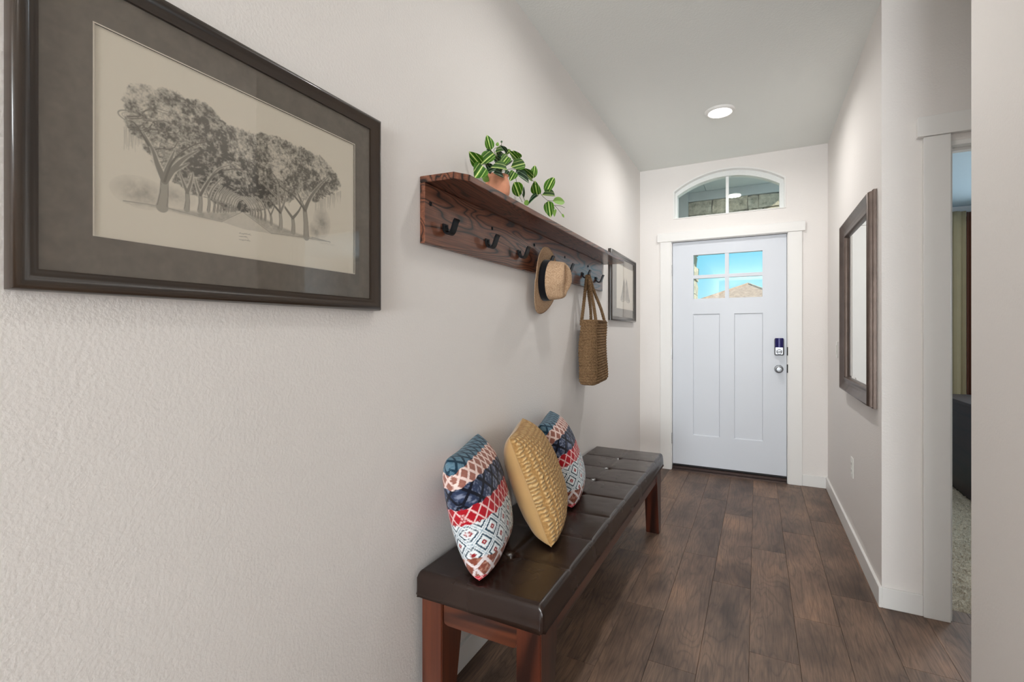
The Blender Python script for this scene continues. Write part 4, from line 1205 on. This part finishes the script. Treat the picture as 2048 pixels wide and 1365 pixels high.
rim = [(.052 * np.sign(math.cos(a)) * abs(math.cos(a)) ** .45, .129 * np.sign(math.sin(a)) * abs(math.sin(a)) ** .45, H_ + .002) for a in np.linspace(0, 2 * math.pi, 64, endpoint=False)]
obj('rim', tube(bmesh.new(), rim, .0065, 8, closed=True), M['jute'], bag, smooth=True)
def braid(name, pts, r, parent, n=10, turns=70):
    P = smoothpath(pts, n); bm = bmesh.new()
    L = [0]
    for i in range(1, len(P)): L.append(L[-1] + (P[i] - P[i - 1]).length)
    Q_ = []
    NN = max(12, int(L[-1] / .004))
    for i in range(NN + 1):
        s_ = L[-1] * i / NN; k = max(0, min(len(P) - 2, next((q_ for q_ in range(len(L) - 1) if L[q_ + 1] >= s_), len(L) - 2)))
        f = (s_ - L[k]) / max(1e-9, L[k + 1] - L[k]); Q_.append(P[k].lerp(P[k + 1], min(1, f)))
    for ph in (0, math.pi):
        hel = [Vector((q_.x + r * .5 * math.cos(i * 1.15 + ph), q_.y + r * .8 * math.sin(i * 1.15 + ph), q_.z)) for i, q_ in enumerate(Q_)]
        tube(bm, hel, r * .62, 6)
    return obj(name, bm, M['jute'], parent, smooth=True)
hkz = 1.6065 - BZ0; hkx = -.927 - BGX; hky = 2.835 - BGY
for sx_ in (1, -1):
    top = (hkx + .006 * sx_, hky, hkz)
    braid('strap', [(.047 * sx_, -.095, H_ - .02), (.047 * sx_ * .72 + hkx * .28, -.072, H_ + .08), (hkx * .62 + .020 * sx_, hky - .036, hkz - .11), (hkx + .006 * sx_, hky - .010, hkz - .012), top,
                    (hkx + .006 * sx_, hky + .010, hkz - .012), (hkx * .62 + .020 * sx_, hky + .036, hkz - .11), (.047 * sx_ * .72 + hkx * .28, .072, H_ + .08), (.047 * sx_, .095, H_ - .02)], .0098, bag)
braid('seam_cord', [(.049, -.110, H_), (.054, -.118, H_ * .7), (.058, -.122, H_ * .4), (.056, -.116, .05), (.035, -.09, .012)], .0055, bag)
braid('bottom_seam', [(.036, -.105, .016), (.044, -.03, .010), (.045, .06, .018), (.036, .115, .022)], .005, bag)

# ================================================================== BENCH
BX0_, BX1_, BY0_, BY1_ = -.970, -.532, 1.222, 3.135
BZT, BZB = .482, .408
bw, bl = BX1_ - BX0_, BY1_ - BY0_
bench = empty('bench', ((BX0_ + BX1_) / 2, (BY0_ + BY1_) / 2, 0), label='long tufted dark brown leather bench with red-brown wooden legs', cat='bench')
NCELL = 8; cell = bl / NCELL
def edge_coords(L, r, n):
    a = np.linspace(0, math.pi / 2, 7)
    lo = -L / 2 + r * (1 - np.cos(a)); lo = np.unique(lo)
    return np.concatenate([lo, np.linspace(-L / 2 + r * 1.02, L / 2 - r * 1.02, n), -lo[::-1]])
rr = .016
ex = edge_coords(bw, rr, 56); ey = edge_coords(bl, rr, 300)
Xg, Yg = np.meshgrid(ex, ey, indexing='ij')
def drop(dist): 
    dd = np.clip(rr - dist, 0, rr); return rr - np.sqrt(np.clip(rr * rr - dd * dd, 0, None))
dxe = bw / 2 - np.abs(Xg); dye = bl / 2 - np.abs(Yg)
Z = BZT + .006 - drop(dxe) - drop(dye)
Z = np.maximum(Z, BZT - rr)
ph = ((Yg + bl / 2) / cell); near = np.round(ph); yd = (ph - near) * cell
inner = (near > .5) & (near < NCELL - .5)
wt = np.clip(dxe / .02, .25, 1)
gro = np.where(inner, .0045 * np.exp(-(yd / .0035) ** 2) + .0022 * np.exp(-(np.abs(yd) / .03)), 0) * wt
gro2 = .0040 * np.exp(-(Xg / .0035) ** 2) + .003 * np.exp(-(np.abs(Xg) / .04)); gro2 = gro2 * np.clip(dye / .02, .25, 1)
btn = np.where(inner, .013 * np.exp(-((yd ** 2 + Xg ** 2) / .017 ** 2)), 0)
wrk = .0012 * (fbm(Xg.shape, 18, RNG, 3) - .5) * 2
Z2 = Z - gro - gro2 - btn + wrk * np.clip(dxe / .03, 0, 1)
bx_ = np.stack([Xg, Yg, Z2], -1)
# slight corner rounding in plan
me = grid_mesh('cushion', bx_)
bm = bmesh.new(); bm.from_mesh(me)
bd_e = [e_ for e_ in bm.edges if len(e_.link_faces) == 1]
steps = [(.0, -.010), (.003, -.022), (.003, -.036), (.0, -.0485)]
cur = bd_e
for (bul, dzz) in ((.0025, .014), (.001, .018), (-.001, .017), (-.003, .013)):
    r_ = bmesh.ops.extrude_edge_only(bm, edges=cur)
    vs = [g for g in r_['geom'] if isinstance(g, bmesh.types.BMVert)]
    cur = [g for g in r_['geom'] if isinstance(g, bmesh.types.BMEdge) and len(g.link_faces) == 1]
    for v_ in vs:
        v_.co.z -= dzz
        if abs(abs(v_.co.x) - bw / 2) < .02 and abs(v_.co.y) < bl / 2 - .004: v_.co.x += math.copysign(bul, v_.co.x)
        if abs(abs(v_.co.y) - bl / 2) < .02 and abs(v_.co.x) < bw / 2 - .004: v_.co.y += math.copysign(bul, v_.co.y)
bmesh.ops.holes_fill(bm, edges=[e_ for e_ in bm.edges if len(e_.link_faces) == 1], sides=0)
for f in bm.faces: f.smooth = True
zmin = min(v_.co.z for v_ in bm.verts)
for v_ in bm.verts:
    if v_.co.z < zmin + .004: v_.co.z = BZB
cush = obj('cushion', bm, M['leather'], bench)
# piping around the top edge, seams on the sides, buttons
e1x, e1y = bw / 2 - .0085, bl / 2 - .0085
def rr_path(ax, ay, z, r=.02):
    out = []
    for cx, cy, a0 in ((ax - r, ay - r, 0), (-ax + r, ay - r, 90), (-ax + r, -ay + r, 180), (ax - r, -ay + r, 270)):
        for k in range(6):
            a = math.radians(a0 + 18 * k); out.append((cx + r * math.cos(a), cy + r * math.sin(a), z))
    return out
obj('piping', tube(bmesh.new(), rr_path(bw / 2 - .006, bl / 2 - .006, BZT - .0115, .006), .0022, 6, closed=True), M['thread'], cush, smooth=True)
obj('side_seam', tube(bmesh.new(), [(0, -bl / 2 + .004, BZT - .010), (0, -bl / 2 - .0012, BZT - .03), (0, -bl / 2 - .0018, BZB + .012)], .0014, 6), M['thread'], cush, smooth=True)
for k in range(1, NCELL):
    obj('side_seam', tube(bmesh.new(), [(bw / 2 - .004, -bl / 2 + k * cell, BZT - .010), (bw / 2 + .0012, -bl / 2 + k * cell, BZT - .03), (bw / 2 + .0018, -bl / 2 + k * cell, BZB + .012)], .0013, 6), M['thread'], cush, smooth=True)
bt0 = None
for k in range(1, NCELL):
    if bt0 is None:
        b_ = obj('button', lathe(bmesh.new(), [(.0085, -.002), (.0085, .0005), (.006, .0022), (.001, .003)], (0, 0, 0), 'z', 16), M['button'], cush, loc=(0, -bl / 2 + k * cell, BZT - .0175), smooth=True); bt0 = b_.data
    else: obj('button', bt0, None, cush, loc=(0, -bl / 2 + k * cell, BZT - .0175))
# legs taper along the bench
LT = BZB - .0005
for sy in (-1, 1):
    for sx_ in (-1, 1):
        y0 = sy * (bl / 2 - .012); yi = lambda w: y0 - sy * w
        x0, x1 = sorted((sx_ * (bw / 2 - .010), sx_ * (bw / 2 - .010 - .078)))
        bm = bmesh.new()
        pts = [(y0, 0), (y0, LT), (yi(.125), LT), (yi(.125), .335), (yi(.110), .24), (yi(.088), .12), (yi(.070), 0)]
        prism(bm, pts, 'x', x0, x1, .003)
        obj('leg', bm, M['bench_leg'], bench)
axi = bw / 2 - .089
for sy in (-1, 1):
    ya, yb = sorted((sy * (bl / 2 - .020), sy * (bl / 2 - .044)))
    bm = bmesh.new()
    c0 = .014
    pts = [(-axi, LT), (axi, LT), (axi, .327 + c0), (axi - .004, .327 + c0 * .3), (axi - c0, .327), (-axi + c0, .327), (-axi + .004, .327 + c0 * .3), (-axi, .327 + c0)]
    prism(bm, pts, 'y', ya, yb, .002)
    obj('end_apron', bm, M['bench_wood'], bench)
for sx_ in (-1, 1):
    xa, xb = sorted((sx_ * (bw / 2 - .018), sx_ * (bw / 2 - .040)))
    obj('long_apron', newbox(xa, xb, -bl / 2 + .1375, bl / 2 - .1375, .327, LT, bev=.003), M['bench_rail'], bench)

# ================================================================== PILLOWS
def pillow_mesh(name, Wd, Hd, T, n, colf=None, side_pull=.06, front=None):
    s_ = np.sin(np.linspace(-np.pi / 2, np.pi / 2, n)) * .25 + np.linspace(-1, 1, n) * .75
    A, B = np.meshgrid(s_, s_, indexing='ij')
    th_ = ((1 - np.abs(A) ** 3.0) * (1 - np.abs(B) ** 3.0)) ** .56
    x = Wd / 2 * A * (1 - side_pull * (1 - B ** 2) ** 1.0 * A ** 2)
    y = Hd / 2 * B * (1 - side_pull * (1 - A ** 2) ** 1.0 * B ** 2)
    cut = 1 - .03 * (np.abs(A) * np.abs(B)) ** 5
    x, y = x * cut, y * cut
    arc = lambda P_, ax: np.concatenate([np.zeros_like(np.take(P_[..., 0], [0], ax)), np.cumsum(np.linalg.norm(np.diff(P_, axis=ax), axis=-1), axis=ax)], axis=ax)
    wr = .0035 * (fbm(A.shape, n / 7, RNG, 3) - .5) * 2 * np.clip(1 - np.maximum(np.abs(A), np.abs(B)), 0, .3) / .3
    out = []
    for sgn in (1, -1):
        V = np.stack([x, y, sgn * (T / 2 * th_ + wr * 1.0) * (1.0 if sgn > 0 else .85)], -1)
        C = None
        if colf is not None:
            au, av = arc(V, 0), arc(V, 1); C = colf(.5 + (au - au[-1:] / 2) / (Wd * 1.12), av / av[:, -1:], sgn)
        out.append(grid_mesh(name, V if sgn > 0 else V, col=C))
    return out
def pat_colors(u, v, sgn):
    """woven bands from the bottom hem to the top hem"""
    col = np.zeros(u.shape + (3,))
    C = lambda r, g, b: np.array(srgb(r, g, b)[:3])
    grain = (fbm(u.shape, 3, RNG, 2) - .5)
    def lattice(px_, py_, amp=.0):
        a = (u * px_ + v * py_); b = (u * px_ - v * py_)
        fa, fb = np.abs((a % 1) - .5), np.abs((b % 1) - .5)
        return np.minimum(.5 - fa, .5 - fb), np.maximum(fa, fb)        # distance to lines, to centre
    def paint(mask, base, lines, lw, lat, dot=None, dr=.2):
        d, cdist = lat
        c = np.broadcast_to(base, col.shape).copy()
        if dot is not None:
            c = np.where((cdist < dr)[..., None], dot, c)
        c = np.where((d < lw)[..., None], lines, c)
        col[mask] = c[mask]
    vv = v + .006 * np.sin(u * 55)
    b = [0, .085, .225, .475, .595, .755, .875, 1.01]
    m = lambda i: (vv >= b[i]) & (vv < b[i + 1])
    lat_f = lattice(17, 14)
    paint((vv < b[1]), C(196, 52, 66), C(236, 168, 168), .10, lat_f)
    lat_m = lattice(6.6, 7.0); sp = fbm(u.shape, 4, RNG, 2)[..., None]
    rust = C(132, 70, 54) * (1 - np.clip((sp - .5) * 3, 0, 1)) + C(190, 140, 120) * np.clip((sp - .5) * 3, 0, 1)
    d, cd = lat_m; c = np.where((d < .11)[..., None], C(226, 214, 214), rust); col[m(1)] = c[m(1)]
    d, cd = lattice(5.6, 6.2)
    st = np.broadcast_to(C(232, 236, 238), col.shape).copy()
    jag = .012 * np.sign(np.sin((u + v) * 300))
    st = np.where(((cd + jag > .30) & (cd + jag < .385))[..., None], C(34, 66, 84), st)
    st = np.where((cd < .13)[..., None], C(150, 34, 40), st); st = np.where((cd < .05)[..., None], C(226, 190, 190), st)
    st = np.where((d < .022)[..., None], C(150, 170, 184), st)
    col[m(2)] = st[m(2)]
    a = (u * 8.5 + .10 * np.sin(v * 130)); lat = lattice(11.0, 9.5)
    paint(m(3), C(178, 16, 34), C(240, 200, 198), .085, lat)
    d, cd = lattice(6.6, 6.4); ind = C(44, 56, 84) * (1 - np.clip((sp - .45) * 3.5, 0, 1)) + C(128, 136, 158) * np.clip((sp - .45) * 3.5, 0, 1)
    col[m(4)] = np.where((d < .105)[..., None], C(12, 14, 30), ind)[m(4)]
    lat = lattice(10.5, 9.0); d, cd = lat
    br = C(170, 112, 98) * (1 - sp * .5) + C(120, 74, 62) * sp * .5
    col[m(5)] = np.where((d < .13)[..., None], C(240, 214, 206), br)[m(5)]
    d, cd = lattice(10.0, 8.5)
    tl = C(70, 108, 130) * (1 - sp * .6) + C(130, 156, 168) * sp * .6
    col[m(6)] = np.where((d < .14)[..., None], C(22, 54, 74), tl)[m(6)]
    return np.clip(col * (1 + grain[..., None] * .35), 0, 1)
def solidify_pair(parent, meshes, mats, names):
    for me_, mt, nm in zip(meshes, mats, names):
        me_.materials.append(mt); obj(nm, me_, None, parent)
M['pattern'] = mat_print('woven_band_fabric', .9, (700, .35), .15)
def pillow_frame(bnear, bfar, tnear, tfar):
    """object matrix from the four corners in the room: x along the width, y up the height, z out of the face"""
    c = (bnear + bfar + tnear + tfar) / 4
    x = ((bfar - bnear) + (tfar - tnear)).normalized(); y = ((tnear - bnear) + (tfar - bfar)); y = (y - x * y.dot(x)).normalized(); z = x.cross(y)
    return Matrix(((x.x, y.x, z.x, c.x), (x.y, y.y, z.y, c.y), (x.z, y.z, z.z, c.z), (0, 0, 0, 1)))
V3 = Vector
def place(r, base, yaw, lean, Hd):
    """stand the pillow on its lower edge: base = middle of the lower edge"""
    rot = Matrix.Rotation(yaw, 4, 'Z') @ Matrix(((0, 0, 1, 0), (1, 0, 0, 0), (0, 1, 0, 0), (0, 0, 0, 1)))
    # width -> +Y, height -> +Z, face -> +X, then lean back towards the wall
    L_ = Matrix.Rotation(yaw, 4, 'Z') @ Matrix.Rotation(-lean, 4, 'Y') @ Matrix.Rotation(-yaw, 4, 'Z')
    m4 = L_ @ rot
    c = V3(base) + (m4.to_3x3() @ V3((0, Hd / 2, 0)))
    m4.translation = c
    r.matrix_world = m4
def settle(r, meshes, z_min=.4885):
    """let the lower edge of the stuffed pillow spread flat on the seat"""
    mw = np.array(r.matrix_world); mi = np.linalg.inv(mw)
    for me_ in meshes:
        n = len(me_.vertices); co = np.zeros(n * 3); me_.vertices.foreach_get('co', co); co = co.reshape(n, 3)
        w = co @ mw[:3, :3].T + mw[:3, 3]
        h = w[:, 2] - z_min
        w[:, 2] = z_min + np.where(h < .03, .03 * np.exp((h - .03) / .03) * np.where(h < -.02, .98, 1), h)
        w[:, 0] = np.maximum(w[:, 0], XL + .0008)
        co = (w - mw[:3, 3]) @ mi[:3, :3].T
        me_.vertices.foreach_set('co', co.reshape(-1)); me_.update()
for (base, yaw, lean, label) in (((-.808, 1.432, .474), math.radians(17), math.radians(15), 'multicolour patterned throw pillow nearest the camera on the bench'),
                                 ((-.765, 2.135, .474), math.radians(16), math.radians(20), 'multicolour patterned throw pillow behind the tan pillow')):
    r = empty('throw_pillow', label=label, cat='pillow', group='patterned pillows on the bench')
    place(r, base, yaw, lean, .40)
    pm = pillow_mesh('pillow_face', .40, .41, .185, 230, pat_colors)
    settle(r, pm)
    for me_ in pm: me_.materials.append(M['pattern'])
    obj('front_cover', pm[0], None, r); obj('back_cover', pm[1], None, r)
# tan pillow: quilted front, plain satin back, piping
t = NT('quilted_tan_fabric'); v = t.coords()
w1_ = t.n('TexWave', {'Vector': v, 'Scale': 17.0, 'Distortion': 3.5, 'Detail': 2.0, 'Detail Scale': 2.0}, bands_direction='X').outputs['Fac']
w2_ = t.n('TexWave', {'Vector': v, 'Scale': 22.0, 'Distortion': 3.5, 'Detail': 2.0, 'Detail Scale': 2.0}, bands_direction='Y').outputs['Fac']
ns = t.noise(v, 120, 3, .7)
hh = t.math('ADD', t.math('MULTIPLY', w1_, w2_), t.math('MULTIPLY', ns, .5))
t.set(color=t.ramp(hh, [(.12, srgb(150, 108, 60)), (.45, srgb(198, 156, 100)), (.9, srgb(222, 186, 132))]), rough=.85, spec=.2, sheen=.1)
t.bump(hh, .9, .008)
M['quilt'] = t.m
M['satin'] = mk_cloth('tan_satin', (198, 158, 106), 300, .05, .42)
tp = pillow_mesh('tan_face', .42, .43, .20, 90)
r = empty('throw_pillow', label='tan quilted throw pillow in the middle on the bench', cat='pillow')
place(r, (-.708, 1.750, .478), math.radians(19), math.radians(21), .43)
settle(r, tp)
tp[0].materials.append(M['quilt']); tp[1].materials.append(M['satin'])
obj('front_cover', tp[0], None, r); obj('back_cover', tp[1], None, r)
n_ = 90
pv = np.zeros(n_ * n_ * 3); tp[0].vertices.foreach_get('co', pv); pv = pv.reshape(n_, n_, 3)
loop = list(pv[:, 0]) + list(pv[-1, 1:]) + list(pv[-2::-1, -1]) + list(pv[0, -2:0:-1])
obj('piping', tube(bmesh.new(), [tuple(p) for p in loop[::2]], .0022, 6, closed=True), M['satin'], r, smooth=True)

# ================================================================== MIRROR, SWITCH, OUTLET
t = NT('bronze_frame'); v = t.coords()
a_ = t.noise(v, 110, 4, .7); b_ = t.noise(v, 14, 2)
t.set(color=t.mix(b_, srgb(76, 63, 56), srgb(114, 98, 89)), rough=.38, metal=.45); t.bump(a_, .35, .002)
M['bronze_frame'] = t.m
t = NT('mirror_silver'); ns = t.noise(t.coords(), 5, 1); t.set(color=t.mix(ns, (.72, .74, .74, 1), (.76, .78, .78, 1)), rough=.015, metal=1.0)
M['mirror'] = t.m
mr = empty('wall_mirror', (XR, 3.245, 1.412), (0, 0, math.pi), label='rectangular mirror with bronze frame on the right wall', cat='mirror')
prof = [(0, .001), (0, .014), (.003, .018), (.006, .014), (.008, .026), (.013, .037), (.020, .039), (.027, .034), (.045, .022), (.062, .017), (.075, .018), (.080, .024), (.086, .023), (.090, .014), (.090, .007), (.02, .007), (.02, .001)]
auto_smooth(obj('frame', frame_mesh(.885, 1.048, prof), M['bronze_frame'], mr), 50)
gw, gh = .885 / 2 - .089, 1.048 / 2 - .089
bm = bmesh.new()
O = [(-gw, -gh), (gw, -gh), (gw, gh), (-gw, gh)]; I = [(-gw + .02, -gh + .02), (gw - .02, -gh + .02), (gw - .02, gh - .02), (-gw + .02, gh - .02)]
A = [bm.verts.new((.0075, *p)) for p in O]; B = [bm.verts.new((.0095, *p)) for p in I]; C2 = [bm.verts.new((.003, *p)) for p in O]
bm.faces.new(B); bm.faces.new(C2)
for i in range(4):
    j = (i + 1) % 4
    bm.faces.new((A[i], A[j], B[j], B[i])); bm.faces.new((A[j], A[i], C2[i], C2[j]))
obj('mirror_glass', bm, M['mirror'], mr)
sw = empty('light_switch', (XR, 4.054, 1.133), (0, 0, math.pi), label='white light switch plate between mirror and front door', cat='light switch')
obj('plate', newbox(.0005, .006, -.036, .036, -.058, .058, bev=.003), M['plastic'], sw)
obj('rocker', newbox(.0062, .010, -.016, .016, -.033, .033, bev=.002), M['plastic'], sw)
ou = empty('wall_outlet', (XR, 3.442, .452), (0, 0, math.pi), label='white wall outlet low below the mirror', cat='outlet')
obj('plate', newbox(.0005, .006, -.036, .036, -.060, .060, bev=.003), M['plastic'], ou)
for z_ in (-.021, .021):
    rc = obj('receptacle', newbox(.0062, .0085, -.016, .016, z_ - .015, z_ + .015, bev=.002), M['plastic'], ou)
    obj('slot', newbox(.0086, .0089, -.008, -.006, z_ - .004, z_ + .006), M['rubber'], rc)
    obj('slot', newbox(.0086, .0089, .006, .008, z_ - .004, z_ + .006), M['rubber'], rc)
